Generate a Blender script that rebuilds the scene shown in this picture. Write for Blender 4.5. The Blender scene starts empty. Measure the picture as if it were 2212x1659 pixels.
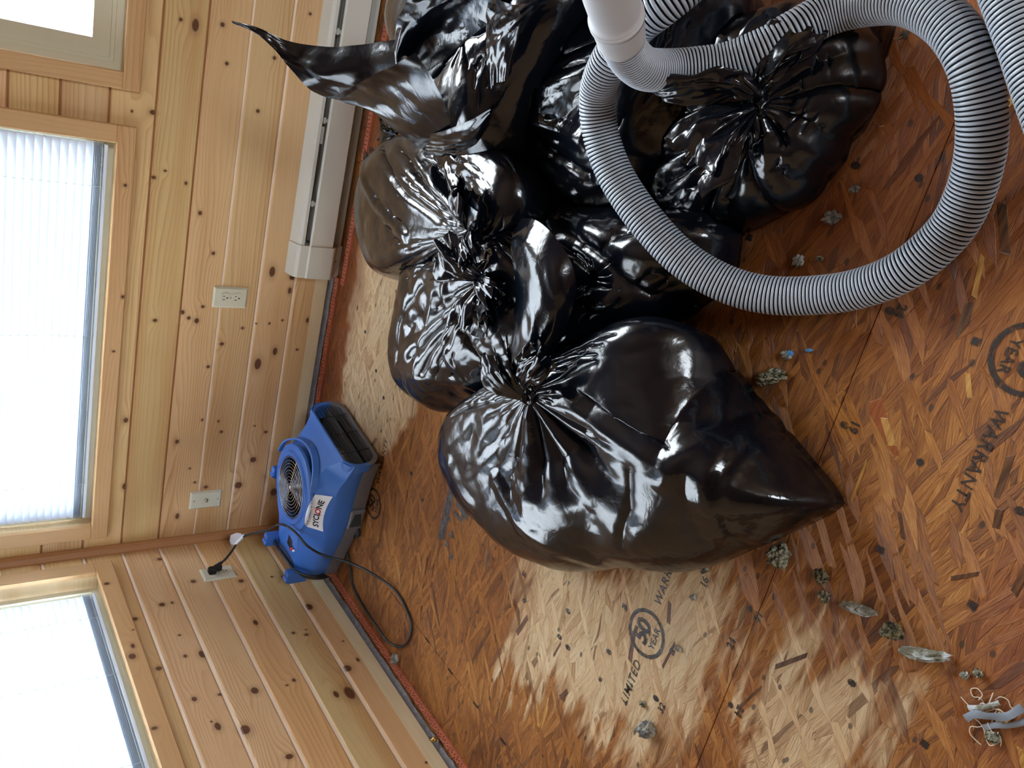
import bpy, bmesh, math, random
import numpy as np
from mathutils import Vector, Matrix
from mathutils.bvhtree import BVHTree
random.seed(7)
rng = np.random.default_rng(11)
C = bpy.context.collection
sc = bpy.context.scene
PI = math.pi

# ---------------------------------------------------------------- camera, sky, exposure
def setup_camera():
    a, b, c = math.radians(25.032), math.radians(36.5006), math.radians(-1.5554)
    fwd = Vector((-math.sin(a)*math.cos(b), math.cos(a)*math.cos(b), -math.sin(b)))
    right = Vector((math.cos(a), math.sin(a), 0)); up = right.cross(fwd)
    r = math.cos(c)*right + math.sin(c)*up; u = -math.sin(c)*right + math.cos(c)*up
    cam = bpy.data.cameras.new('camera'); o = bpy.data.objects.new('camera', cam); C.objects.link(o)
    X, Y, Z = -u, r, -fwd          # the phone was held upright, the picture is stored on its side
    o.matrix_world = Matrix(((X[0], Y[0], Z[0], 1.8499), (X[1], Y[1], Z[1], -2.67005), (X[2], Y[2], Z[2], 1.26841), (0, 0, 0, 1)))
    cam.sensor_fit = 'HORIZONTAL'; cam.sensor_width = 36; cam.lens = 36*1804.3/2212
    cam.clip_start = .05
    sc.camera = o
setup_camera()
w = bpy.data.worlds.new('overcast_sky'); sc.world = w; w.use_nodes = True
bg = w.node_tree.nodes['Background']; bg.inputs[0].default_value = (.86, .94, 1, 1); bg.inputs[1].default_value = 12.0
sc.view_settings.view_transform = 'Standard'; sc.view_settings.look = 'None'
sc.view_settings.gamma = 1; sc.view_settings.use_curve_mapping = False
sc.view_settings.exposure = 1.2
sc.cycles.max_bounces = 6; sc.cycles.diffuse_bounces = 3; sc.cycles.glossy_bounces = 3
sc.cycles.adaptive_threshold = .06
sc.cycles.transmission_bounces = 6; sc.cycles.transparent_max_bounces = 10
sc.cycles.sample_clamp_indirect = 8; sc.cycles.caustics_reflective = False; sc.cycles.caustics_refractive = False

def portal(loc, size, rot, power=0, color=(.85, .93, 1)):
    l = bpy.data.lights.new('window_daylight', 'AREA'); l.shape = 'RECTANGLE'; l.size, l.size_y = size
    if power: l.energy = power; l.color = color
    else: l.cycles.is_portal = True
    o = bpy.data.objects.new('window_daylight', l); C.objects.link(o); o.location = loc; o.rotation_euler = rot
# daylight entering by the windows and by an added rear opening; area lights face inwards (-Z)
RX, RY, RZ = 5.2, -5.6, 2.42
portal(((.12+1.41)/2, .11, 1.33), (1.29, 1.18), (-PI/2, 0, 0))
portal(((1.606+2.9)/2, .11, 1.33), (1.29, 1.18), (-PI/2, 0, 0))
portal((-.11, (-.138-1.43)/2, 1.33), (1.18, 1.29), (0, -PI/2, 0))
portal((4.1, RY-.05, 1.45), (1.2, 1.3), (PI/2, 0, 0))

# ---------------------------------------------------------------- helpers
def tag(o, label=None, cat=None, group=None, kind=None):
    if label: o['label'] = label
    if cat: o['category'] = cat
    if group: o['group'] = group
    if kind: o['kind'] = kind
    return o
def empty(name, loc=(0, 0, 0), rz=0, **k):
    o = bpy.data.objects.new(name, None); C.objects.link(o); o.location = loc; o.rotation_euler = (0, 0, rz)
    o.empty_display_size = .05
    return tag(o, **k)
def link(name, me, mat=None, parent=None, smooth=False):
    o = bpy.data.objects.new(name, me); C.objects.link(o)
    if mat is not None:
        for m in (mat if isinstance(mat, (list, tuple)) else [mat]): me.materials.append(m)
    if parent is not None: o.parent = parent
    if smooth: me.polygons.foreach_set('use_smooth', [True]*len(me.polygons)); me.update()
    return o
def mesh(name, vs, fs, mat=None, parent=None, smooth=False, mi=None):
    me = bpy.data.meshes.new(name); me.from_pydata([tuple(map(float, v)) for v in vs], [], fs); me.update()
    o = link(name, me, mat, parent, smooth)
    if mi is not None: me.polygons.foreach_set('material_index', mi)
    return o
class MB:
    def __init__(s): s.v = []; s.f = []; s.m = []
    def add(s, vs, fs, m=0):
        n = len(s.v); s.v += [tuple(v) for v in vs]; s.f += [tuple(i+n for i in f) for f in fs]; s.m += [m]*len(fs)
    def box(s, a, b, m=0, ch=0):
        x0, y0, z0 = a; x1, y1, z1 = b
        if x0 > x1: x0, x1 = x1, x0
        if y0 > y1: y0, y1 = y1, y0
        if z0 > z1: z0, z1 = z1, z0
        if ch:
            bm = bmesh.new(); bmesh.ops.create_cube(bm, size=1)
            for v in bm.verts: v.co = Vector((x0+(v.co.x+.5)*(x1-x0), y0+(v.co.y+.5)*(y1-y0), z0+(v.co.z+.5)*(z1-z0)))
            bmesh.ops.bevel(bm, geom=bm.edges, offset=ch, segments=1, profile=.7, affect='EDGES')
            bm.verts.index_update()
            s.add([v.co[:] for v in bm.verts], [[v.index for v in f.verts] for f in bm.faces], m); bm.free(); return
        vs = [(x0,y0,z0),(x1,y0,z0),(x1,y1,z0),(x0,y1,z0),(x0,y0,z1),(x1,y0,z1),(x1,y1,z1),(x0,y1,z1)]
        s.add(vs, [(0,3,2,1),(4,5,6,7),(0,1,5,4),(1,2,6,5),(2,3,7,6),(3,0,4,7)], m)
    def prism(s, prof, ax, a, b, m=0, caps=True):
        # prof: list of 2D points, swept along axis ax from a to b
        def P(p, t): return {'x': (t, p[0], p[1]), 'y': (p[0], t, p[1]), 'z': (p[0], p[1], t)}[ax]
        n = len(prof); vs = [P(p, a) for p in prof]+[P(p, b) for p in prof]
        fs = [(i, (i+1) % n, n+(i+1) % n, n+i) for i in range(n)]
        if caps: fs += [tuple(range(n))[::-1], tuple(range(n, 2*n))]
        s.add(vs, fs, m)
    def tube(s, pts, r, n=10, m=0, caps=True):
        vs, fs = tube_geo(pts, r, n, caps); s.add(vs, fs, m)
    def lathe(s, prof, o=(0,0,0), n=24, m=0, M=None):
        vs = []; fs = []
        for j in range(n):
            a = 2*PI*j/n
            for r, z in prof:
                p = Vector((r*math.cos(a), r*math.sin(a), z))
                if M is not None: p = M @ p
                vs.append((p.x+o[0], p.y+o[1], p.z+o[2]))
        k = len(prof)
        for j in range(n):
            for i in range(k-1):
                a0 = j*k+i; b0 = ((j+1) % n)*k+i
                fs.append((a0, b0, b0+1, a0+1))
        s.add(vs, fs, m)
    def build(s, name, mat=None, parent=None, smooth=False, fix=True):
        o = mesh(name, s.v, s.f, mat, parent, smooth, s.m)
        if fix:
            bm = bmesh.new(); bm.from_mesh(o.data); bmesh.ops.recalc_face_normals(bm, faces=bm.faces); bm.to_mesh(o.data); bm.free()
        return o
def frames(pts):
    P = [Vector(p) for p in pts]; T = []
    for i in range(len(P)):
        T.append((P[min(i+1, len(P)-1)]-P[max(i-1, 0)]).normalized())
    up = Vector((0, 0, 1)) if abs(T[0].z) < .9 else Vector((1, 0, 0))
    N = [(up-T[0]*up.dot(T[0])).normalized()]
    for i in range(1, len(P)):
        q = N[-1]-T[i]*N[-1].dot(T[i]); N.append(q.normalized())
    return P, T, N
def tube_geo(pts, r, n=10, caps=True):
    P, T, N = frames(pts); vs = []; fs = []
    for i, p in enumerate(P):
        B = T[i].cross(N[i]); ri = r[i] if hasattr(r, '__len__') else r
        for j in range(n):
            a = 2*PI*j/n; vs.append(tuple(p+(N[i]*math.cos(a)+B*math.sin(a))*ri))
    for i in range(len(P)-1):
        for j in range(n):
            fs.append((i*n+j, i*n+(j+1) % n, (i+1)*n+(j+1) % n, (i+1)*n+j))
    if caps: fs += [tuple(range(n))[::-1], tuple(range((len(P)-1)*n, len(P)*n))]
    return vs, fs
def spline(pts, step=.01, closed=False):
    P = [np.array(p, float) for p in pts]; out = []
    n = len(P)
    for i in range(n if closed else n-1):
        if closed: p0, p1, p2, p3 = P[i-1], P[i], P[(i+1) % n], P[(i+2) % n]
        else: p0, p1, p2, p3 = P[max(i-1, 0)], P[i], P[i+1], P[min(i+2, n-1)]
        k = max(2, int(np.linalg.norm((p2-p1)[:3])/step))
        for j in range(k):
            t = j/k
            out.append(.5*((2*p1)+(-p0+p2)*t+(2*p0-5*p1+4*p2-p3)*t*t+(-p0+3*p1-3*p2+p3)*t**3))
    if not closed: out.append(P[-1])
    return np.array(out)

# ---------------------------------------------------------------- material helpers
class NT:
    def __init__(s, name, group=False):
        if group:
            s.t = bpy.data.node_groups.new(name, 'ShaderNodeTree'); s.m = None
        else:
            s.m = bpy.data.materials.new(name); s.m.use_nodes = True; s.t = s.m.node_tree; s.t.nodes.clear()
    def n(s, typ, ins=None, **kw):
        nd = s.t.nodes.new('ShaderNode'+typ)
        for k, v in kw.items(): setattr(nd, k, v)
        if ins:
            for k, v in ins.items():
                sock = nd.inputs[k]
                if isinstance(v, bpy.types.NodeSocket): s.t.links.new(v, sock)
                elif isinstance(v, bpy.types.Node): s.t.links.new(v.outputs[0], sock)
                else: sock.default_value = v
        return nd
    def math(s, op, a, b=None, c=None, clamp=False):
        nd = s.n('Math', operation=op, use_clamp=clamp)
        for i, v in enumerate((a, b, c)):
            if v is None: continue
            if isinstance(v, (bpy.types.NodeSocket,)): s.t.links.new(v, nd.inputs[i])
            elif isinstance(v, bpy.types.Node): s.t.links.new(v.outputs[0], nd.inputs[i])
            else: nd.inputs[i].default_value = v
        return nd.outputs[0]
    def vmath(s, op, a, b=None):
        nd = s.n('VectorMath', operation=op)
        for i, v in enumerate((a, b)):
            if v is None: continue
            if isinstance(v, bpy.types.NodeSocket): s.t.links.new(v, nd.inputs[i])
            else: nd.inputs[i].default_value = v
        return nd.outputs[0]
    def mix(s, fac, a, b, blend='MIX'):
        nd = s.n('Mix', data_type='RGBA', blend_type=blend)
        for i, v in ((0, fac), (6, a), (7, b)):
            if isinstance(v, bpy.types.NodeSocket): s.t.links.new(v, nd.inputs[i])
            else: nd.inputs[i].default_value = v if i == 0 else ((*v, 1) if len(v) == 3 else v)
        return nd.outputs[2]
    def ramp(s, fac, stops, interp='LINEAR'):
        nd = s.n('ValToRGB', {0: fac}); cr = nd.color_ramp; cr.interpolation = interp
        while len(cr.elements) < len(stops): cr.elements.new(.5)
        for e, (p, c) in zip(cr.elements, stops):
            e.position = p; e.color = (*c, 1) if hasattr(c, '__len__') else (c, c, c, 1)
        return nd.outputs[0]
    def mr(s, v, a, b, c=0., d=1., typ='SMOOTHSTEP'):
        nd = s.n('MapRange', {0: v, 1: a, 2: b, 3: c, 4: d}, interpolation_type=typ); return nd.outputs[0]
    def noise(s, vec, scale, detail=2, rough=.5, dim='3D', dist=0, out=0):
        nd = s.n('TexNoise', {'Vector': vec, 'Scale': scale, 'Detail': detail, 'Roughness': rough, 'Distortion': dist}, noise_dimensions=dim); return nd.outputs[out]
    def scale(s, vec, v, loc=(0, 0, 0), rot=(0, 0, 0)):
        return s.n('Mapping', {'Vector': vec, 'Scale': v, 'Location': loc, 'Rotation': rot}).outputs[0]
    def pos(s): return s.n('TexCoord').outputs['Object']
    def bump(s, h, strength=.3, dist=.001, normal=None):
        ins = {'Height': h, 'Strength': strength, 'Distance': dist}
        if normal is not None: ins['Normal'] = normal
        return s.n('Bump', ins).outputs[0]
    def out(s, color=None, rough=.5, normal=None, **kw):
        p = s.n('BsdfPrincipled')
        def put(k, v):
            if v is None: return
            if isinstance(v, bpy.types.NodeSocket): s.t.links.new(v, p.inputs[k])
            else: p.inputs[k].default_value = (*v, 1) if k in ('Base Color', 'Coat Tint', 'Emission Color') and len(v) == 3 else v
        put('Base Color', color); put('Roughness', rough)
        if normal is not None: put('Normal', normal)
        for k, v in kw.items(): put(k, v)
        o = s.n('OutputMaterial'); s.t.links.new(p.outputs[0], o.inputs[0]); s.p = p
        return s.m
def plain(name, col, rough=.5, bump=0, bscale=200, var=0, **kw):
    t = NT(name); nrm = None; c = col
    v = t.pos()
    if bump: nrm = t.bump(t.noise(v, bscale, 3), bump, .001)
    if var: c = t.mix(t.noise(v, 6, 4), tuple(x*(1-var) for x in col), tuple(min(1, x*(1+var)) for x in col))
    return t.out(c, rough, nrm, **kw)
def S(r, g, b):      # sRGB 0-255 to linear
    f = lambda c: (c/255/12.92) if c/255 <= .04045 else ((c/255+.055)/1.055)**2.4
    return (f(r), f(g), f(b))
# ---------------------------------------------------------------- pine boards
def make_knot_group():
    t = NT('knot', True); g = t.t
    for nm in ('Vector', ): g.interface.new_socket(name=nm, in_out='INPUT', socket_type='NodeSocketVector')
    for nm in ('Along', 'Across', 'Radius', 'Dark', 'Swirl', 'Stretch'): g.interface.new_socket(name=nm, in_out='INPUT', socket_type='NodeSocketFloat')
    for nm in ('Dark', 'Swirl'): g.interface.new_socket(name=nm, in_out='OUTPUT', socket_type='NodeSocketFloat')
    i = t.n('Object') if False else g.nodes.new('NodeGroupInput'); o = g.nodes.new('NodeGroupOutput')
    kc = t.n('CombineXYZ', {0: i.outputs['Along'], 1: i.outputs['Across']}).outputs[0]
    ir = t.math('DIVIDE', 1, i.outputs['Radius'])
    nd = t.n('VectorMath', operation='SUBTRACT'); g.links.new(i.outputs['Vector'], nd.inputs[0]); g.links.new(kc, nd.inputs[1])
    nm = t.n('VectorMath', operation='MULTIPLY'); g.links.new(nd.outputs[0], nm.inputs[0]); g.links.new(t.n('CombineXYZ', {0: i.outputs['Stretch'], 1: 1.}).outputs[0], nm.inputs[1])
    ns = t.n('VectorMath', operation='SCALE'); g.links.new(nm.outputs[0], ns.inputs[0]); g.links.new(ir, ns.inputs['Scale'])
    nl = t.n('VectorMath', operation='LENGTH'); g.links.new(ns.outputs[0], nl.inputs[0]); d = nl.outputs['Value']
    dk = t.math('ADD', t.mr(d, .72, 1.15, .75, 0), t.mr(d, .9, 2.6, .25, 0))
    ne = t.n('VectorMath', operation='MULTIPLY'); g.links.new(ns.outputs[0], ne.inputs[0]); ne.inputs[1].default_value = (.12, .30, 0)
    nq = t.n('VectorMath', operation='LENGTH'); g.links.new(ne.outputs[0], nq.inputs[0])
    sw = t.math('MULTIPLY', t.mr(nq.outputs['Value'], 0, 1.15, 1, 0), t.math('MULTIPLY', i.outputs['Radius'], 1.9))
    g.links.new(t.math('MAXIMUM', dk, i.outputs['Dark']), o.inputs['Dark'])
    g.links.new(t.math('ADD', sw, i.outputs['Swirl']), o.inputs['Swirl'])
    return g
KG = make_knot_group()
def pine(name, axis, knots=(), seed=0., light=(216, 180, 134), dark=(172, 122, 78), lines=1.0, tone=1.0, redden=0.):
    """axis: 'xz' boards along x on a y-facing wall, 'yz' along y on an x-facing wall, 'zx'/'zy' upright boards"""
    t = NT(name); sp = t.n('SeparateXYZ', {0: t.pos()}); ix = {'x': 0, 'y': 1, 'z': 2}
    v = t.n('CombineXYZ', {0: sp.outputs[ix[axis[0]]], 1: sp.outputs[ix[axis[1]]], 2: seed}).outputs[0]
    dk, sw = None, None
    for (kx, kz, kr) in knots:
        ins = {'Vector': v, 'Along': kx, 'Across': kz, 'Radius': kr*.85, 'Stretch': (.55, .8, 1., 1.25)[int(abs(kx*1000))%4]}
        if dk is not None: ins['Dark'] = dk; ins['Swirl'] = sw
        nd = t.n('Group', node_tree=KG)
        for k, x in ins.items():
            if isinstance(x, bpy.types.NodeSocket): t.t.links.new(x, nd.inputs[k])
            else: nd.inputs[k].default_value = x
        dk, sw = nd.outputs['Dark'], nd.outputs['Swirl']
    big = t.noise(t.scale(v, (1.0, 8, 1)), 1, 1.5)
    mid = t.noise(t.scale(v, (5, 40, 1)), 1, 1)
    g = t.math('ADD', t.n('SeparateXYZ', {0: v}).outputs[1], t.math('MULTIPLY', big, .12))
    g = t.math('ADD', g, t.math('MULTIPLY', mid, .006))
    if sw is not None: g = t.math('ADD', g, sw)
    ph = t.math('FRACT', t.math('MULTIPLY', g, 78))
    tri = t.math('MULTIPLY', t.math('POWER', ph, 2.6), t.mr(ph, .93, 1., 1., 0.))
    fine = t.noise(t.scale(v, (14, 420, 1)), 1, 1)
    amp = t.mr(t.noise(t.scale(v, (1.2, 5, 1), (3, 1, 0)), 1, 2), .38, .66, .12, 1)
    f = t.math('ADD', t.math('MULTIPLY', t.math('MULTIPLY', tri, amp), .62*lines), t.math('MULTIPLY', fine, .22))
    lo, hi = S(*dark), S(*light)
    lo = tuple(c*tone for c in lo); hi = tuple(c*tone for c in hi)
    col = t.mix(f, hi, lo)
    wide = t.noise(t.scale(v, (.7, 14, 1), (7, 3, 0)), 1, 2)
    col = t.mix(t.mr(wide, .4, .75, 0, .35+redden), col, tuple(c*tone for c in S(192, 138, 84)))
    rough = .42; hgt = f
    if dk is not None:
        kn = t.noise(t.scale(v, (260, 260, 1)), 1, 2)
        kcol = t.mix(kn, S(50, 24, 18), S(112, 62, 40))
        col = t.mix(t.math('MULTIPLY', dk, .93, clamp=True), col, kcol)
    nrm = t.bump(hgt, .25, .0006)
    return t.out(col, rough, nrm, **{'Specular IOR Level': .35})
bare = plain('bare_sapwood', S(255, 234, 214), .55, .1, 300, .04)
dark_gap = plain('stained_tongue_wood', S(150, 98, 62), .7)  # brown-stained tongue in the narrow upper grooves of the back wall
KB=[(1.768,0.549,0.012),(1.774,0.59,0.0066),(1.786,0.474,0.0081),(1.682,0.45,0.0069),(1.562,0.341,0.0072),(1.726,0.31,0.0071),(1.874,0.217,0.0057),(1.507,0.645,0.0108),(1.501,0.701,0.004),(1.319,0.628,0.0083),(1.343,0.597,0.0056),(1.313,0.534,0.0057),(1.225,0.483,0.0073),(1.098,0.429,0.0075),(1.048,0.227,0.0126),(0.863,0.589,0.0089),(0.915,0.444,0.0076),(0.893,0.506,0.0075),(0.874,0.485,0.0076),(0.865,0.459,0.0092),(0.783,0.368,0.0095),(0.756,0.178,0.0099),(0.708,0.234,0.0147),(0.699,0.405,0.0079),(0.842,0.304,0.0063),(0.861,0.212,0.0048),(0.446,0.333,0.0066),(0.417,0.482,0.008),(0.322,0.203,0.0137),(0.218,0.246,0.0172),(0.223,0.365,0.0101),(0.173,0.105,0.016),(0.463,0.215,0.0051),(0.435,0.17,0.0085),(0.509,0.653,0.0092),(0.256,0.642,0.0079),(0.112,0.455,0.0084),(0.497,0.405,0.0049),(0.874,0.167,0.0049),(0.876,0.075,0.0066),(0.306,0.429,0.0049),(0.247,0.406,0.0067),(1.293,0.709,0.0068),(0.945,0.694,0.0086),(0.859,0.259,0.0048),(0.763,0.097,0.0067),(0.489,0.348,0.0049),(1.031,0.154,0.0128),(0.984,0.156,0.008)]
KL=[(-0.211,0.721,0.0107),(-0.463,0.692,0.0043),(-0.536,0.708,0.007),(-0.581,0.719,0.0124),(-0.879,0.724,0.01),(-0.342,0.578,0.0121),(-0.341,0.546,0.0061),(-0.506,0.564,0.0058),(-0.605,0.572,0.0071),(-0.612,0.524,0.0114),(-0.795,0.523,0.0081),(-0.813,0.426,0.0138),(-0.789,0.594,0.0093),(-0.912,0.563,0.0103),(-0.889,0.574,0.0039),(-0.949,0.498,0.0169),(-0.516,0.325,0.0092),(-0.286,0.3,0.0114),(-0.246,0.453,0.0112),(-0.09,0.527,0.0098),(-0.291,0.191,0.0067),(-0.302,0.151,0.01),(-0.489,0.128,0.0161),(-0.602,0.227,0.0076),(-0.623,0.19,0.0092),(-0.599,0.182,0.0046),(-0.814,0.128,0.0177),(-0.788,0.079,0.006),(-0.908,0.206,0.0099),(-0.916,0.165,0.0185),(-0.809,0.303,0.0071),(-0.823,0.33,0.0056),(-1.083,0.419,0.014),(-1.242,0.072,0.0053),(-0.69,0.088,0.0046),(-0.39,0.67,0.0103),(-0.634,0.655,0.011)]
PITCH, Z1 = .1239, .1409
W1 = (.0930, 1.4350, .713)      # back window beside the corner: planks stop behind its casing (x0, x1, z0)
W2 = (1.582, 2.93, .710)
W3 = (-.1, -1.46, .709)         # in the wall_left, along y
TOPW = 1.93
def wall_planks(axis, parent, knots, spans, end, groove_mats, name):
    """horizontal tongue and groove boards; spans: windows as (a0, a1, z0, z1); 'end': far end of the wall along its axis"""
    k = -1; row = 0
    lo_hi = lambda z0: (z0, z0+PITCH)
    z0 = .067
    while z0 < RZ-.01:
        z1 = Z1 if row == 0 else z0+PITCH
        if row == 0: z1 = Z1
        z1 = min(z1, RZ)
        mb = MB()
        rects = [(0, end, z0, z1)]
        for (a0, a1, wz0, wz1) in spans:
            new = []
            for (p, q, c, d) in rects:
                lo, hi = min(a0, a1), max(a0, a1); P_, Q_ = min(p, q), max(p, q)
                if hi <= P_ or lo >= Q_ or wz1 <= c or wz0 >= d: new.append((p, q, c, d)); continue
                if P_ < lo: new.append((P_, lo, c, d))
                if hi < Q_: new.append((hi, Q_, c, d))
                if c < wz0: new.append((max(lo, P_), min(hi, Q_), c, wz0))
                if d > wz1: new.append((max(lo, P_), min(hi, Q_), wz1, d))
            rects = new
        gw = .0046 if groove_mats(row) == 2 else (.0085 if axis == 'y' else .0072)
        for (p, q, c, d) in rects:
            s = -1 if axis == 'y' else 1
            bot, top = abs(c-z0) < 1e-6, abs(d-z1) < 1e-6
            g0 = gw if (bot and row > 0) else 0; g1 = gw if top else 0
            # profile in (depth, z); depth grows into the wall
            pr = [(.018, c), (.0046 if bot and row else 0, c+g0*.35)]
            if bot and row: pr += [(0, c+g0)]
            if top: pr += [(0, d-g1), (.0046, d-g1*.6)]
            else: pr += [(0, d)]
            pr += [(.018, d)]
            if axis == 'x': mb.prism([(y, z) for y, z in pr], 'x', p, q)
            else: mb.prism([(-x, z) for x, z in pr], 'y', p, q)
            if top:
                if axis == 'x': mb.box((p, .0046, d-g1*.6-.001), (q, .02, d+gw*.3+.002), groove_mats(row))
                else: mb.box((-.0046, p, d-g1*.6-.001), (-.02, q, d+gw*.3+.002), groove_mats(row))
        kn = [kk for kk in knots if z0-.02 < kk[1] < z1+.02]
        tn = 1+rng.uniform(-.07, .05)
        lt = (228+rng.integers(-5, 5), 194+rng.integers(-5, 5), 142+rng.integers(-7, 7))
        m = pine('pine_board_%s_%d' % (axis, row), axis+'z', kn, row*3.7+(50 if axis == 'y' else 0), lt, (170, 114, 62), tone=tn, redden=rng.uniform(0, .3))
        mb.build('plank', [m, bare, dark_gap], parent)
        z0 = z1; row += 1
# backs of the walls (sheathing behind the boards)
sheath = plain('wall_sheathing', S(120, 96, 74), .9)
mb = MB()
def wall_back_box():
    # a slab with openings, made of boxes
    for a, b, c, d in ((-.2, W1[0], 0, RZ), (W1[0], W1[1], 0, W1[2]), (W1[0], W1[1], TOPW, RZ), (W1[1], W2[0], 0, RZ), (W2[0], W2[1], 0, W2[2]), (W2[0], W2[1], TOPW, RZ), (W2[1], RX+.2, 0, RZ)):
        mb.box((a, .02, c), (b, .15, d))
wall_back_box()
wb = mb.build('wall_back', sheath); tag(wb, kind='structure')
mb = MB()
for a, b, c, d in ((.02, W3[0], 0, RZ), (W3[0], W3[1], 0, W3[2]), (W3[0], W3[1], TOPW, RZ), (W3[1], RY-.2, 0, RZ)):
    mb.box((-.15, a, c), (-.02, b, d))
wl = mb.build('wall_left', sheath); tag(wl, kind='structure')
wall_planks('x', wb, KB, [(W1[0], W1[1], W1[2], TOPW), (W2[0], W2[1], W2[2], TOPW)], RX, lambda r: 2 if r >= 3 else 1, 'b')
wall_planks('y', wl, KL, [(W3[1], W3[0], W3[2], TOPW)], RY, lambda r: 1, 'l')
# the pale unfinished lower edge of the bottom board, bared when the skirting came off
t = NT('pale_bare_edge'); v = t.pos()
pale = t.out(t.mix(t.noise(t.scale(v, (8, 8, 60)), 1, 3), S(240, 226, 190), S(222, 202, 162)), .7, t.bump(t.noise(v, 90, 3), .15, .001))
mb = MB(); mb.box((0, .018, .022), (RX, -.0012, .067)); o = mb.build('bare_board_edge', pale, wb); o['label'] = 'pale unfinished strip where the skirting was removed'
mb = MB(); mb.box((-.018, 0, .022), (.0012, RY, .067)); o = mb.build('bare_board_edge', pale, wl); o['label'] = 'pale unfinished strip where the skirting was removed'
# grey plastic vapour sheet showing in the gap under the boards
t = NT('grey_vapour_sheet'); v = t.pos()
gsh = t.out(t.mix(t.noise(v, 25, 4), S(92, 92, 100), S(150, 146, 148)), .35, t.bump(t.noise(v, 40, 4, .7), .8, .01))
for ax, par in (('x', wb), ('y', wl)):
    vs = []; fs = []; n = 260; L = RX if ax == 'x' else RY
    for i in range(n+1):
        a = L*i/n; w1, w2, w3 = rng.uniform(.008, .016), rng.uniform(.002, .006), rng.uniform(.000, .008)
        prof = [(.016, .03), (w1*.6, .020), (w2, .009), (-w3, .002)]
        for d, z in prof: vs.append((a, d, z) if ax == 'x' else (-d, a, z))
    for i in range(n):
        for j in range(3): fs.append((i*4+j, i*4+j+1, i*4+j+5, i*4+j+4))
    o = mesh('vapour_sheet_edge', vs, fs, gsh, par, True); o['label'] = 'crinkled grey plastic sheet edge under the boards'
# corner trim
cm = pine('pine_corner_trim', 'zx', [], 91, (204, 152, 104), (150, 96, 58), tone=.95)
mb = MB(); mb.prism([(0, 0), (.026, 0), (.026, -.006), (.020, -.016), (.014, -.021), (.006, -.026), (0, -.026)], 'z', .064, RZ)
o = mb.build('trim_1', cm); tag(o, kind='structure')
# unseen walls and ceiling close the room (pine, greyed to dim reflections); an opening added behind the camera gives fill light
pin2 = pine('pine_far_walls', 'xz', [], 33, (150, 124, 100), (112, 86, 62))
mb = MB(); mb.box((RX, .1, 0), (RX+.15, RY-.2, RZ)); o = mb.build('wall_right', pin2); tag(o, kind='structure')
mb = MB()
for a, b, c, d in ((-.2, 3.5, 0, RZ), (3.5, 4.7, 0, .8), (3.5, 4.7, 2.1, RZ), (4.7, RX+.2, 0, RZ)): mb.box((a, RY, c), (b, RY-.15, d))
o = mb.build('wall_front', pin2); tag(o, kind='structure')
cei = pine('pine_ceiling', 'xy', [], 12, (150, 126, 104), (112, 88, 66))
mb = MB(); mb.box((-.2, .15, RZ), (RX+.2, RY-.2, RZ+.1)); o = mb.build('ceiling', cei); tag(o, kind='structure')

# ---------------------------------------------------------------- floor of oriented strand board
def make_blob_group():
    t = NT('blob', True); g = t.t
    g.interface.new_socket(name='Vector', in_out='INPUT', socket_type='NodeSocketVector')
    for nm in ('X', 'Y', 'RX', 'RY', 'Soft', 'Max'): g.interface.new_socket(name=nm, in_out='INPUT', socket_type='NodeSocketFloat')
    g.interface.new_socket(name='Max', in_out='OUTPUT', socket_type='NodeSocketFloat')
    i = g.nodes.new('NodeGroupInput'); o = g.nodes.new('NodeGroupOutput')
    sp = t.n('SeparateXYZ', {0: i.outputs['Vector']})
    a = t.math('ABSOLUTE', t.math('DIVIDE', t.math('SUBTRACT', sp.outputs[0], i.outputs['X']), i.outputs['RX']))
    b = t.math('ABSOLUTE', t.math('DIVIDE', t.math('SUBTRACT', sp.outputs[1], i.outputs['Y']), i.outputs['RY']))
    d = t.math('POWER', t.math('ADD', t.math('POWER', a, 3.), t.math('POWER', b, 3.)), .3333)
    m = t.n('MapRange', {0: d, 1: t.math('SUBTRACT', 1, i.outputs['Soft']), 2: t.math('ADD', 1, i.outputs['Soft']), 3: 1, 4: 0}, interpolation_type='SMOOTHSTEP').outputs[0]
    g.links.new(t.math('MAXIMUM', m, i.outputs['Max']), o.inputs[0])
    return g
BG = make_blob_group()
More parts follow.
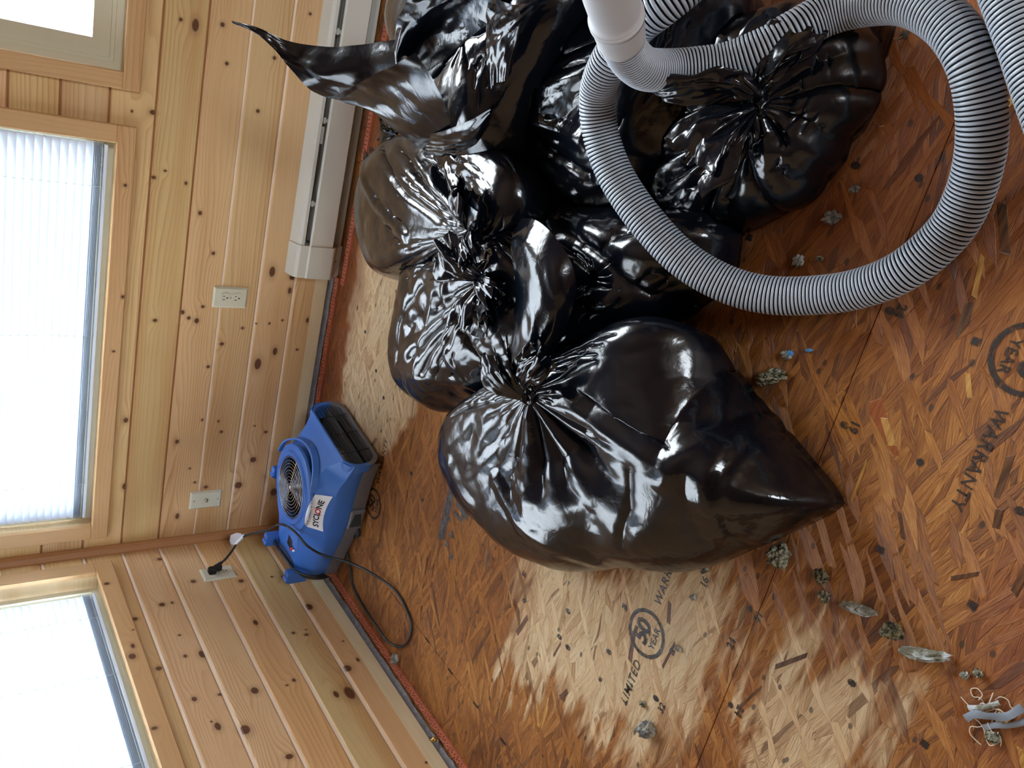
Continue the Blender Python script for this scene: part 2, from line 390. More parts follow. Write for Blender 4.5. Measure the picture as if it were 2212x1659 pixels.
def osb():
    t = NT('oriented_strand_board'); P = t.pos()
    warp = t.n('TexNoise', {'Vector': P, 'Scale': 3.2, 'Detail': 2.}).outputs['Color']
    W = t.vmath('ADD', P, t.vmath('MULTIPLY', t.vmath('SUBTRACT', warp, (.5, .5, .5)), (.05, .06, 0)))
    vec, val = None, None
    for k, (ang, sx, sy) in enumerate(((3, 7.5, 84), (-12, 8, 100), (19, 9, 88), (-42, 12, 74))):
        v = t.scale(t.n('VectorRotate', {'Vector': W, 'Angle': math.radians(ang)}, rotation_type='Z_AXIS').outputs[0], (sx, sy, 1), (k*3.3, k*1.7, 0))
        vo = t.n('TexVoronoi', {'Vector': v, 'Scale': 1., 'Randomness': 1.}, voronoi_dimensions='2D', feature='F1')
        sep = t.n('SeparateColor', {0: vo.outputs['Color']})
        if vec is None: vec, val = v, sep.outputs[0]; continue
        th = (.5, .5, .60, .74)[k]
        up = t.math('GREATER_THAN', sep.outputs[1], th)
        val = t.n('Mix', {0: up, 2: val, 3: sep.outputs[0]}).outputs[0]
        mv = t.n('Mix', data_type='VECTOR'); t.t.links.new(up, mv.inputs[0]); t.t.links.new(vec, mv.inputs[4]); t.t.links.new(v, mv.inputs[5]); vec = mv.outputs[1]
    ed = t.n('TexVoronoi', {'Vector': vec, 'Scale': 1., 'Randomness': 1.}, voronoi_dimensions='2D', feature='DISTANCE_TO_EDGE').outputs['Distance']
    fb = t.noise(t.scale(vec, (1.6, 3.2, 1)), 1.6, 3, .78)
    f = t.math('ADD', t.math('MULTIPLY', val, .22), t.math('MULTIPLY', fb, .84))
    f = t.math('ADD', f, t.math('MULTIPLY', t.math('SUBTRACT', t.noise(P, 3.5, 2, .6), .5), .35))
    wet = t.ramp(f, [(.22, S(62, 30, 12)), (.38, S(118, 66, 26)), (.51, S(156, 95, 38)), (.63, S(184, 120, 52)), (.82, S(214, 158, 88))])
    dry = t.ramp(f, [(.2, S(156, 112, 76)), (.38, S(206, 166, 120)), (.52, S(228, 194, 148)), (.68, S(240, 214, 172)), (.88, S(248, 234, 204))])
    # dry, unstained patches left between the water marks
    q = t.n('TexNoise', {'Vector': P, 'Scale': 4., 'Detail': 3., 'Roughness': .62}).outputs['Color']
    Q = t.vmath('ADD', P, t.vmath('MULTIPLY', t.vmath('SUBTRACT', q, (.5, .5, .5)), (.26, .20, 0)))
    q2 = t.n('TexNoise', {'Vector': t.scale(P, (3, 16, 1)), 'Scale': 2., 'Detail': 2., 'Roughness': .6}).outputs['Color']
    Q2 = t.vmath('ADD', Q, t.vmath('MULTIPLY', t.vmath('SUBTRACT', q2, (.5, .5, .5)), (.5, .26, 0)))
    def blobs(vec, lst, start=None):
        m = start
        for (x, y, rx, ry, s) in lst:
            nd = t.n('Group', node_tree=BG)
            t.t.links.new(vec, nd.inputs[0])
            for k, vv in zip(('X', 'Y', 'RX', 'RY', 'Soft'), (x, y, rx, ry, s)): nd.inputs[k].default_value = vv
            if m is not None: t.t.links.new(m, nd.inputs['Max'])
            m = nd.outputs[0]
        return m
    m = blobs(Q, [(1.02, -.42, .40, .255, .045), (1.5, -.40, .4, .2, .1)])
    m = blobs(Q2, [(.72, -1.62, .20, .26, .30), (.88, -1.82, .16, .12, .30), (.93, -2.13, .17, .10, .30), (.52, -1.42, .12, .08, .4)], m)
    dm = t.math('MULTIPLY', m, t.mr(val, .0, .25, .7, 1, 'LINEAR'))
    col = t.mix(dm, wet, dry)
    # redder, wetter zones by the pile and along the wall
    r = blobs(Q, [(1.9, -1.85, .30, .34, .5), (.9, -.10, .8, .075, .35), (1.55, -.15, .6, .09, .4), (1.28, -2.45, .22, .14, .5)])
    col = t.mix(t.math('MULTIPLY', r, .62), col, t.mix(f, S(90, 38, 18), S(172, 88, 40)))
    # cracks between strands, dark fragments
    ek = t.mr(ed, 0, .045, 1, 0)
    col = t.mix(t.math('MULTIPLY', ek, t.mr(fb, .42, .6, .42, .0)), col, S(66, 34, 18))
    col = t.mix(t.mr(val, .02, .05, .45, 0), col, S(72, 40, 26))
    vd = t.n('TexVoronoi', {'Vector': t.scale(W, (16, 26, 1)), 'Scale': 1.}, voronoi_dimensions='2D', feature='F1')
    dk = t.math('MULTIPLY', t.mr(vd.outputs['Distance'], .07, .13, 1, 0), t.mr(t.n('SeparateColor', {0: vd.outputs['Color']}).outputs[2], .80, .84, 0, .75, 'LINEAR'))
    col = t.mix(dk, col, S(40, 26, 20))
    fl_ = t.noise(t.scale(vec, (2.6, 17, 1)), 1, 2, .7)
    col = t.mix(t.mr(fl_, .62, .74, 0, .42), col, S(70, 38, 20)); col = t.mix(t.mr(fl_, .36, .27, 0, .35), col, S(236, 196, 142))
    h = t.math('ADD', t.math('MULTIPLY', val, .9), t.math('MULTIPLY', fb, .55))
    h = t.math('ADD', t.math('SUBTRACT', h, t.math('MULTIPLY', ek, .5)), t.math('MULTIPLY', fl_, .9))
    nrm = t.bump(h, .9, .0026)
    rough = t.n('Mix', {0: dm, 2: t.math('ADD', .24, t.math('MULTIPLY', fb, .26)), 3: .55}).outputs[0]
    return t.out(col, rough, nrm, **{'Specular IOR Level': .5})
OSB = osb()
mb = MB(); mb.box((-.2, .15, -.05), (RX+.2, RY-.2, -.02)); fl = mb.build('floor', plain('joist_shadow', S(60, 42, 30), .9)); tag(fl, kind='structure')
G = .0006
def panel(x0, y0, x1, y1):
    mb = MB(); mb.box((x0+G, y0+G, -.019), (x1-G, y1-G, 0), ch=.0012); mb.build('osb_panel', OSB, fl)
for (y0, y1, xs) in ((-.75, .02, (-.02, 1.46, 3.9, RX)), (-1.972, -.75, (-.02, .24, 2.68, RX)), (-3.192, -1.972, (-.02, 2.9, RX)), (-4.41, -3.192, (-.02, 2.0, 4.4, RX)), (RY, -4.41, (-.02, 3, RX))):
    for a, b in zip(xs[:-1], xs[1:]): panel(a, y0, b, y1)
# ---------------------------------------------------------------- windows
vinyl = plain('cream_vinyl', S(222, 216, 190), .35)
jm = pine('pine_jamb', 'xz', [], 21, (232, 206, 164), (200, 160, 112), lines=.6)
jmy = pine('pine_jamb_y', 'yz', [], 23, (232, 206, 164), (200, 160, 112), lines=.6)
def glassm():
    t = NT('window_glass'); g = t.n('BsdfTransparent'); gl = t.n('BsdfGlossy', {'Roughness': .02}); fr = t.n('Fresnel', {0: 1.3})
    mx = t.n('MixShader', {0: fr.outputs[0], 1: g.outputs[0], 2: gl.outputs[0]}); o = t.n('OutputMaterial', {0: mx.outputs[0]}); return t.m
GL = glassm()
def window(nm, ax, a0, a1, z0, z1, cas, knots=(), sash=.05):
    """a0..a1 casing inner edges along the wall axis (a0<a1), z0..z1 likewise; ax 'x' = wall_back, 'y' = wall_left"""
    W = empty(nm, (0, 0, 0)); W['kind'] = 'structure'
    s = 1 if ax == 'x' else -1
    def bx(mb, a, b, d0, d1, c, e, ch=0):   # along a..b, depth d0..d1 into the wall (negative = into the room)
        if ax == 'x': mb.box((a, d0, c), (b, d1, e), ch=ch)
        else: mb.box((-d0, a, c), (-d1, b, e), ch=ch)
    other = ax
    sd = 60 if ax == 'y' else a0*7
    tone = 1.0
    for (p, q, c, d, up) in ((a0-cas, a0, z0, z1+cas, 1), (a1, a1+cas, z0, z1+cas, 1), (a0-cas, a1+cas, z0-cas, z0, 0), (a0, a1, z1, z1+cas, 0)):
        mb = MB(); bx(mb, p, q, -.019, .0, c, d, .0025)
        m = pine('pine_casing', ('z'+ax) if up else (ax+'z'), [k for k in knots if (k[2] > 0)] if not up else [], sd+p*5, (216, 176, 126), (166, 112, 68))
        mb.build('casing_board', m, W)
    dep = .105; rv = .006
    J = jm if ax == 'x' else jmy
    for (p, q, c, d) in ((a0-rv-.018, a0-rv, z0-rv, z1+rv), (a1+rv, a1+rv+.018, z0-rv, z1+rv), (a0-rv, a1+rv, z0-rv-.018, z0-rv), (a0-rv, a1+rv, z1+rv, z1+rv+.018)):
        mb = MB(); bx(mb, p, q, .0, dep, c, d, .0008); mb.build('jamb_board', J, W)
    # vinyl frame with a stepped sash
    mb = MB(); i0, i1, k0, k1 = a0-rv, a1+rv, z0-rv, z1+rv
    for t_, d0, d1 in ((.020, .048, .105), (.030, .056, .100), (.030+sash, .066, .092)):
        for (p, q, c, d) in ((i0, i0+t_, k0, k1), (i1-t_, i1, k0, k1), (i0+t_, i1-t_, k0, k0+t_), (i0+t_, i1-t_, k1-t_, k1)): bx(mb, p, q, d0, d1, c, d)
    mb.build('sash_frame', vinyl, W)
    mb = MB(); t_ = .03+sash-.005; bx(mb, i0+t_, i1-t_, .076, .082, k0+t_, k1-t_); mb.build('glass_pane', GL, W)
    return W
W_1 = window('window_1', 'x', .1208, 1.4079, .7387, 1.88, .0515, [(.763, .709, .006), (1.29, .709, .006), (.945, .694, .006)], .035)
W_2 = window('window_2', 'x', 1.6061, 2.88, .7330, 1.88, .0478, [], .045)
W_3 = window('window_3', 'y', -1.42, -.1383, .7392, 1.88, .0565, [k for k in KL if k[1] > .68], .035)
# ---------------------------------------------------------------- pleated white slat blinds
def slat_mat():
    t = NT('white_translucent_slat'); d = t.n('BsdfDiffuse', {0: (*S(226, 236, 250), 1)}); tr = t.n('BsdfTranslucent', {0: (*S(214, 230, 250), 1)})
    g = t.n('BsdfGlossy', {0: (.8, .85, .9, 1), 1: .35}); m = t.n('MixShader', {0: .040, 1: d.outputs[0], 2: tr.outputs[0]}); m2 = t.n('MixShader', {0: .05, 1: m.outputs[0], 2: g.outputs[0]})
    t.n('OutputMaterial', {0: m2.outputs[0]}); return t.m
SL = slat_mat(); cordm = plain('blind_cord', S(196, 204, 214), .8)
def blind(name, label, ax, a0, a1, zb, zt, depth, cords, seed):
    B = empty(name, (0, 0, 0)); tag(B, label, 'blind')
    pitch = .0215; n = int((zt-zb)/pitch); R = random.Random(seed)
    P = lambda a, d, z: (a, d, z) if ax == 'x' else (-d, a, z)
    me = None
    ns = 10
    for k in range(n):
        z = zb+k*pitch; stack = k < 0
        tilt = math.radians(62+R.uniform(-2, 2)); w = .0125
        vs = []; fs = []
        for i in range(ns+1):
            a = a0+(a1-a0)*i/ns
            for j in range(5):
                u = (j-2)/2*w; crown = .0018*(1-(u/w)**2)
                # the room edge of each slat is down, the outer edge up
                dd = depth-.0+u*math.cos(tilt)*1.0-crown*math.sin(tilt); zz = z+u*math.sin(tilt)+crown*math.cos(tilt)
                vs.append(P(a, dd, zz))
        for i in range(ns):
            for j in range(4): fs.append((i*5+j, (i+1)*5+j, (i+1)*5+j+1, i*5+j+1))
        mesh('slat', vs, fs, SL, B, True)
    for k in range(6):    # slats resting on each other at the bottom
        z = zb-.008-k*.0045
        vs = []; fs = []
        for i in range(ns+1):
            a = a0+(a1-a0)*i/ns
            for j in range(3): vs.append(P(a, depth+(j-1)*.0125, z+.0012*(j == 1)))
        for i in range(ns):
            for j in range(2): fs.append((i*3+j, (i+1)*3+j, (i+1)*3+j+1, i*3+j+1))
        mesh('slat', vs, fs, SL, B, True)
    mb = MB(); lo, hi = min(a0, a1), max(a0, a1)
    if ax == 'x': mb.box((lo, depth-.013, zb-.047), (hi, depth+.013, zb-.037), ch=.002)
    else: mb.box((-depth-.013, lo, zb-.047), (-depth+.013, hi, zb-.037), ch=.002)
    mb.build('bottom_rail', SL, B)
    mb = MB()
    if ax == 'x': mb.box((lo, depth-.018, zt-.01), (hi, depth+.018, zt+.02), ch=.002)
    else: mb.box((-depth-.018, lo, zt-.01), (-depth+.018, hi, zt+.02), ch=.002)
    mb.build('head_rail', SL, B)
    for c in cords:
        mb = MB()
        mb.tube([P(c, depth-.0145, zb-.04), P(c, depth-.0145, zt)], .0007, 5)
        mb.tube([P(c+.006, depth+.0145, zb-.04), P(c+.006, depth+.0145, zt)], .0007, 5)
        mb.build('ladder_cord', cordm, B)
blind('window_blind', 'white slat blind covering the back wall window beside the corner', 'x', .135, 1.395, .800, 1.86, .030, (.27, .80, 1.27), 1)
blind('window_blind', 'white slat blind on the side wall window above the plugged-in outlet', 'y', -.20, -1.405, .800, 1.86, .030, (-.33, -.60, -.95), 2)
# ---------------------------------------------------------------- black film: thin glossy plastic
def film():
    t = NT('black_plastic_film'); P = t.pos()
    n1 = t.noise(P, 28, 3, .55, dist=.6); n2 = t.noise(P, 140, 2, .5)
    vo = t.n('TexVoronoi', {'Vector': t.vmath('ADD', P, t.vmath('MULTIPLY', t.n('TexNoise', {'Vector': P, 'Scale': 12.}).outputs['Color'], (.03, .03, .03))), 'Scale': 16.}, feature='DISTANCE_TO_EDGE')
    cr = t.mr(vo.outputs['Distance'], 0, .10, 0, 1)
    h = t.math('ADD', t.math('MULTIPLY', n1, 1.), t.math('ADD', t.math('MULTIPLY', n2, .07), t.math('MULTIPLY', cr, .10)))
    nrm = t.bump(h, .20, .005)
    return t.out(S(8, 12, 20), t.mr(t.noise(P, 5, 2), .3, .7, .13, .22), nrm, **{'Specular IOR Level': .5})
FILM = film()

def periodic_noise(n, freqs, R, nt=1, drift=0.):
    s = np.arange(n)/n*2*PI; out = np.zeros((nt, n)); tt = np.linspace(0, 1, nt)[:, None]
    for f, a in freqs:
        for _ in range(3):
            k = max(1, int(round(f*R.uniform(.7, 1.3)))); ph = R.uniform(0, 2*PI); tw = R.uniform(-drift, drift)
            out += a*np.cos(k*s[None, :]+ph+tw*tt*k*.3)
    return out
def smooth2(A, k):
    for _ in range(k):
        A = (A+np.roll(A, 1, 1)+np.roll(A, -1, 1)+np.vstack([A[:1], A[:-1]])+np.vstack([A[1:], A[-1:]]))/5
    return A
def crumple(X, R, n=10, lam=(.05, .16), a=.004, warp=.03):
    """straight sharp creases with flat facets between: triangle waves along random directions, switched on and off in patches"""
    P = X.reshape(-1, 3).copy(); q = R.uniform(8, 16, (3, 3)); ph = R.uniform(0, 6, 3)
    P = P+warp*np.sin(P@q*1.0+ph)*.4
    h = np.zeros(len(P))
    for k in range(n):
        d = R.normal(size=3); d[2] *= .6; d /= np.linalg.norm(d); l = R.uniform(*lam)
        x = P@d/l+R.uniform(0, 9); tri = np.abs(x-np.floor(x)-.5)*2-.5
        d2 = R.normal(size=3); d2 /= np.linalg.norm(d2); m = np.clip(np.sin(P@d2/(l*R.uniform(1.2, 2.5))*2*PI*.5+R.uniform(0, 6))*1.6+.2, 0, 1)
        h += tri*m*l/lam[1]
    return (h*a).reshape(X.shape[:2])
def seg_field(X, lines):
    """raised or sunken creases along given polylines: (points, height, width)"""
    h = np.zeros(X.shape[:2])
    for pts, ht, wd in lines:
        pts = np.array(pts, float); best = np.full(X.shape[:2], 9.)
        for a, b in zip(pts[:-1], pts[1:]):
            ab = b[:2]-a[:2]; t = np.clip(((X[..., :2]-a[:2])@ab)/(ab@ab), 0, 1)
            d = np.linalg.norm(X[..., :2]-a[:2]-t[..., None]*ab, axis=2); best = np.minimum(best, d)
        q = np.clip(1-best/wd, 0, 1); h += ht*q**1.4
    return h
def grid_normals(X):
    du = np.roll(X, -1, 1)-np.roll(X, 1, 1); dv = np.empty_like(X); dv[1:-1] = X[2:]-X[:-2]; dv[0] = X[1]-X[0]; dv[-1] = X[-1]-X[-2]
    N = np.cross(dv, du); N /= np.linalg.norm(N, axis=2, keepdims=True)+1e-9
    return N
def relax(X, base, rest, iters, press, goal, comp=.06, smooth=.03, floor=.004, wrap=True, lift=None):
    """film that cannot stretch but buckles: projects edge lengths while air pressure pushes out and 'goal' holds the overall form"""
    X = X.astype(np.float32); base = base.astype(np.float32)
    rest = [r.astype(np.float32) for r in rest]
    N = grid_normals(X)
    for it in range(iters):
        if it % 6 == 0: N = grid_normals(X).astype(np.float32)
        X += N*press
        acc = np.zeros_like(X); k = 0
        for (dj, di), L0 in zip(((0, 1), (1, 0), (1, 1), (1, -1), (0, 2), (2, 0)), rest):
            if dj: A = X[:-dj]; B = np.roll(X, -di, 1)[dj:] if di else X[dj:]
            else: A = X; B = np.roll(X, -di, 1)
            D = B-A; L = np.sqrt((D*D).sum(2))+1e-9
            e = (L-L0)/L; w = np.where(e > 0, .5, .5*comp)
            if dj == 2 or di == 2: w = np.where(e > 0, .25, .25*comp)
            cD = D*(e*w)[..., None]
            if dj:
                acc[:-dj] += cD; acc[dj:] -= np.roll(cD, di, 1) if di else cD
            else:
                if not wrap: cD[:, -di:] = 0
                acc += cD; acc -= np.roll(cD, di, 1)
        X += acc*.42
        if smooth:
            Lp = (np.roll(X, 1, 1)+np.roll(X, -1, 1)+np.concatenate([X[:1], X[:-1]])+np.concatenate([X[1:], X[-1:]]))/4-X
            if not wrap: Lp[:, 0] = 0; Lp[:, -1] = 0
            Lp[0] = 0; Lp[-1] = 0
            X += Lp*smooth
        X += (base-X)*goal
        X[..., 2] = np.maximum(X[..., 2], floor)
    return X
def rest_of(base, f):
    out = []
    for dj, di in ((0, 1), (1, 0), (1, 1), (1, -1), (0, 2), (2, 0)):
        if dj: A = base[:-dj]; B = np.roll(base, -di, 1)[dj:] if di else base[dj:]; ff = f[0][:-dj] if di == 0 else (f[0][:-dj]+f[1][:-dj])/2
        else: A = base; B = np.roll(base, -di, 1); ff = f[1]
        if dj and di == 0: ff = f[0][:-dj]
        out.append(np.linalg.norm(B-A, axis=2)*ff)
    return out
def bag_body(outline, knot, top, seed, nth=420, nt=150, pw=2.3, qw=2., excess=.05, pleat=.010, npl=26, press=.0004, goal=.012, iters=140, knot_r=.014, dip=0., reach=.55, under=.82, smooth=.03, gather=1., cr=.005, lines=(), gexc=.10):
    R = np.random.default_rng(seed)
    O = spline(outline, .004, True); L = np.concatenate([[0], np.cumsum(np.linalg.norm(np.diff(np.vstack([O, O[:1]]), axis=0), axis=1))])
    s = np.linspace(0, L[-1], nth, endpoint=False); O = np.vstack([O, O[:1]])
    B = np.stack([np.interp(s, L, O[:, i]) for i in range(3)], 1)
    K = np.array(knot, float)
    nin = int(nt*.84)
    r = np.concatenate([np.linspace(0, 1, nin)**.92, np.linspace(1, under, nt-nin+1)[1:]])
    X = np.zeros((nt, nth, 3))
    for i, ri in enumerate(r):
        rr = max(ri, 0); 
        if i < nin:
            rad = rr; d = np.linalg.norm(B[:, :2]-K[:2], axis=1)
            rad = knot_r/d+(1-knot_r/d)*rr
            X[i, :, :2] = K[:2]+(B[:, :2]-K[:2])*rad[:, None]
            h = (1-rr**pw)**(1/qw)
            z = B[:, 2]+(top-B[:, 2])*h
            z += (K[2]-top)*math.exp(-(rr/.17)**2)+dip*math.exp(-((rr-.2)/.12)**2)
            X[i, :, 2] = z
        else:
            u = (i-nin+1)/(nt-nin)
            X[i, :, :2] = K[:2]+(B[:, :2]-K[:2])*ri
            X[i, :, 2] = B[:, 2]*(1-u)**.6*(1 if True else 0)+.004
    rr = np.minimum(r, 1)[:, None]
    f0 = 1+excess*smooth2(R.uniform(0, 1, (nt, nth)), 14)*1.6-excess*.3
    f1 = 1+excess*smooth2(R.uniform(0, 1, (nt, nth)), 14)*2.2+gexc*gather*np.exp(-(rr/.2)**1.3)
    rest = rest_of(X, (f0, f1))
    pl = periodic_noise(nth, ((npl, .5), (npl*.45, .6), (npl*2, .22)), R, nt, 1.2)
    pl = -np.abs(pl)+.6
    env = np.clip(rr/.08, 0, 1)*np.exp(-(rr/reach)**2)
    big = periodic_noise(nth, ((3, .5), (6, .35)), R, nt, 2.)*np.sin(PI*np.clip(rr, 0, 1))
    mid = smooth2(R.normal(0, 1, (nt, nth)), 30); mid /= mid.std()
    mid2 = smooth2(R.normal(0, 1, (nt, nth)), 8); mid2 /= mid2.std()
    N = grid_normals(X)
    sgn = np.sign((N[nin//2, :, 2]).mean()); N *= sgn if sgn else 1
    sect = np.clip(.62+.75*smooth2(periodic_noise(nth, ((2, .5), (3, .5)), R, nt, .5), 4), .12, 1.2)
    amp = (pleat*gather*sect*pl*env+.006*big+.0008*mid*np.clip(rr*2, 0, 1)+.0002*mid2*np.clip(rr*2, 0, 1))
    lowz = np.clip(X[..., 2]/.05, .15, 1)
    amp = amp*lowz+(crumple(X, R, 9, (.09, .30), cr*1.15)+crumple(X, R, 4, (.035, .10), cr*.16))*lowz*np.clip(rr*3, 0, 1)+seg_field(X, lines)
    base = X+N*(amp*.8)[..., None]
    Y = X+N*amp[..., None]
    if sgn < 0: press = -press
    return relax(Y, base, rest, iters, press, goal, smooth=smooth)
def grid_faces(nt, nth, wrap=True, off=0):
    j, i = np.meshgrid(np.arange(nt-1), np.arange(nth if wrap else nth-1), indexing='ij')
    a = j*nth+i; b = j*nth+(i+1) % nth
    return (np.stack([a, a+nth, b+nth, b], -1).reshape(-1, 4)+off)
def fast_mesh(name, V, F, mat, parent=None, smooth=True):
    me = bpy.data.meshes.new(name); V = np.ascontiguousarray(V, np.float32).reshape(-1, 3); F = np.ascontiguousarray(F, np.int32)
    me.vertices.add(len(V)); me.vertices.foreach_set('co', V.ravel())
    me.loops.add(F.size); me.loops.foreach_set('vertex_index', F.ravel())
    me.polygons.add(len(F)); me.polygons.foreach_set('loop_start', np.arange(0, F.size, F.shape[1], dtype=np.int32))
    me.update(calc_edges=True); me.validate()
    return link(name, me, mat, parent, smooth)
def tuft(K, dirs, seed):
    """gathered film above the tie: flattened, crumpled, open-ended necks; dirs = (dx, dy, dz, width)"""
    R = np.random.default_rng(seed); Vs = []; Fs = []; off = 0
    for (dx, dy, dz, wd) in dirs:
        nu, nv = 56, 110
        D = np.array((dx, dy, dz), float); Ln = np.linalg.norm(D); Dn = D/Ln
        side = np.cross(Dn, (0, 0, 1)); side /= np.linalg.norm(side)+1e-9; upv = np.cross(side, Dn)
        u = np.linspace(0, 1, nu)[:, None]; b = np.linspace(0, 2*PI, nv, endpoint=False)[None, :]
        w = .008+(wd-.008)*np.sin(np.minimum(u*1.25, 1)*PI/2)**1.2
        fr = periodic_noise(nv, ((5, .35), (9, .25), (15, .12)), R, nu, 3.)
        rad = w*(1+.45*fr*(.4+.6*u)); ends = 1+.10*periodic_noise(nv, ((3, .5), (7, .5)), R)*u**3
        bend = .25*Ln*np.sin(u*2.2+R.uniform(0, 2))*R.uniform(-1, 1)
        X = np.array(K)+D*(u*ends)[..., None]+side*(rad*np.cos(b)+bend)[..., None]+upv*(rad*.42*np.sin(b)+.15*Ln*np.sin(u*PI))[..., None]
        N = grid_normals(X); X = X+N*(crumple(X, R, 7, (.025, .07), .0035)*np.clip(u*4, 0, 1))[..., None]
        X[..., 2] = np.maximum(X[..., 2], .006)
        Vs.append(X.reshape(-1, 3)); Fs.append(grid_faces(nu, nv, True, off)); off += nu*nv
    return np.vstack(Vs), np.vstack(Fs)
def knot_geo(K, r, seed):
    """twisted tie: a small lumpy torus round the gathered neck"""
    R = np.random.default_rng(seed); nu, nv = 40, 16; X = np.zeros((nu, nv, 3))
    for i in range(nu):
        a = 2*PI*i/nu; rr = r*(1+.25*math.sin(2*a+1)+.12*math.sin(5*a))
        for j in range(nv):
            b = 2*PI*j/nv; q = r*.55*(1+.25*math.sin(3*b+4*a))
            X[i, j] = (K[0]+math.cos(a)*(rr+q*math.cos(b)), K[1]+math.sin(a)*(rr+q*math.cos(b)), K[2]+q*math.sin(b)*1.2+.003*math.sin(3*a))
    F = []
    for i in range(nu):
        for j in range(nv): F.append((i*nv+j, ((i+1) % nu)*nv+j, ((i+1) % nu)*nv+(j+1) % nv, i*nv+(j+1) % nv))
    return X.reshape(-1, 3), np.array(F)
def sheet(rows, seed, nu=60, nv=60, wr=.004, excess=.05, iters=70, goal=.03, press=0., fold=None):
    """loose film between rows of control points (each row the same count), crumpled"""
    R = np.random.default_rng(seed)
    def resample(c, n):
        c = spline(c, .004); d = np.concatenate([[0], np.cumsum(np.linalg.norm(np.diff(c, axis=0), axis=1))]); q = np.linspace(0, d[-1], n)
        return np.stack([np.interp(q, d, c[:, i]) for i in range(3)], 1)
    rws = [resample(r, nv) for r in rows]
    cols = [resample([r[j] for r in rws], nu) for j in range(nv)]
    X = np.stack(cols, 1)
    Nn = np.zeros_like(X)
    du = np.gradient(X, axis=0); dv = np.gradient(X, axis=1); Nn = np.cross(du, dv); Nn /= np.linalg.norm(Nn, axis=2, keepdims=True)+1e-9
    nz = smooth2(R.normal(0, 1, (nu, nv)), 25); nz /= nz.std(); n2 = smooth2(R.normal(0, 1, (nu, nv)), 5); n2 /= n2.std()
    cf = crumple(X, R, 8, (.03, .12), wr*1.1)
    Y = X+Nn*(nz*wr*.6+n2*wr*.1+cf)[..., None]
    ex = 1+excess*smooth2(R.uniform(0, 1, (nu, nv)), 10)*2
    rest = rest_of(X, (ex, ex))
    # open grid: disable wrap-around edges by giving them their current length
    for k, (dj, di) in enumerate(((0, 1), (1, 0), (1, 1), (1, -1), (0, 2), (2, 0))):
        if di:
            A = Y[:-dj] if dj else Y; B = (np.roll(Y, -di, 1)[dj:] if dj else np.roll(Y, -di, 1)); L = np.linalg.norm(B-A, axis=2)
            cs = slice(-di, None) if di > 0 else slice(0, -di)
            rest[k][:, cs] = L[:, cs]
    base = X+Nn*(nz*wr*.6+cf*.8)[..., None]
    Yr = relax(Y, base, rest, iters, 0, goal, wrap=False, smooth=.02)
    # keep the rim from being dragged by the wrap rows
    return Yr
def bag(label, parts, group=None):
    o = empty('trash_bag', (0, 0, 0)); tag(o, label, 'trash bag', group or 'tied black trash bags heaped on the floor')
    return o
def put(name, XF, parent, label=None, mat=None):
    X, F = XF; o = fast_mesh(name, X, F, mat or FILM, parent)
    if label: o['label'] = label
    return o

def settle(bags, pairs, hose_paths, R=.0345):
    """pressed contact: where two bags would interpenetrate each is squeezed back to the common contact plane; the hose dents the film"""
    V = {}
    for k, o in bags.items():
        me = o.children[0].data; v = np.empty(len(me.vertices)*3, np.float32); me.vertices.foreach_get('co', v); V[k] = v.reshape(-1, 3)
    def tree(k):
        me = bags[k].children[0].data; P = np.empty(len(me.polygons)*4, np.int32); me.polygons.foreach_get('vertices', P)
        return BVHTree.FromPolygons([Vector(x) for x in V[k].tolist()], P.reshape(-1, 4).tolist())
    T = {k: tree(k) for k in V}; sgn = {}
    for k in V:      # orientation of the normals
        c = V[k].mean(0); h = T[k].find_nearest(Vector((c[0], c[1], V[k][:, 2].max()+.2))); sgn[k] = 1 if h[1].z > 0 else -1
    def inside(k, P):
        lo, hi = V[k].min(0), V[k].max(0); m = np.all((P > lo) & (P < hi), axis=1); out = np.zeros(len(P), bool)
        for i in np.nonzero(m)[0]:
            p = Vector(P[i].tolist()); q, n, _, _ = T[k].find_nearest(p)
            if (p-q).dot(n)*sgn[k] < 0: out[i] = True
        return out
    new = {k: v.copy() for k, v in V.items()}
    for a, b in pairs:
        ia, ib = inside(b, V[a]), inside(a, V[b])
        if ia.sum()+ib.sum() < 20: continue
        ca, cb = V[a][:, :2].mean(0), V[b][:, :2].mean(0); n = (cb-ca)/np.linalg.norm(cb-ca)
        pts = np.vstack([V[a][ia], V[b][ib]])[:, :2]@n; d = pts.mean()
        for k, m, s in ((a, ia, 1), (b, ib, -1)):
            q = new[k][:, :2]@n; over = m & ((q-d)*s > -.0015)
            new[k][over, :2] -= ((q[over]-d)+.0015*s)[:, None]*n[None, :]
    for path in hose_paths:
        H = spline(path, .008)
        for k in new:
            P = new[k]; lo, hi = H.min(0)-.06, H.max(0)+.06; m = np.nonzero(np.all((P > lo) & (P < hi), axis=1))[0]
            for c in range(0, len(m), 4000):
                ix = m[c:c+4000]; D = P[ix][:, None, :]-H[None]; L = np.linalg.norm(D, axis=2); j = L.argmin(1); l = L[np.arange(len(ix)), j]; w = l < R+.0015
                dv = D[np.arange(len(ix)), j]; dv[:, 2] -= .012; ln = np.linalg.norm(dv, axis=1, keepdims=True)+1e-6
                tgt = H[j]+dv/ln*(R+.0015); P[ix[w]] = tgt[w]
            P[:, 2] = np.maximum(P[:, 2], .003)
    for k, o in bags.items():
        me = o.children[0].data; me.vertices.foreach_set('co', new[k].astype(np.float32).ravel()); me.update()
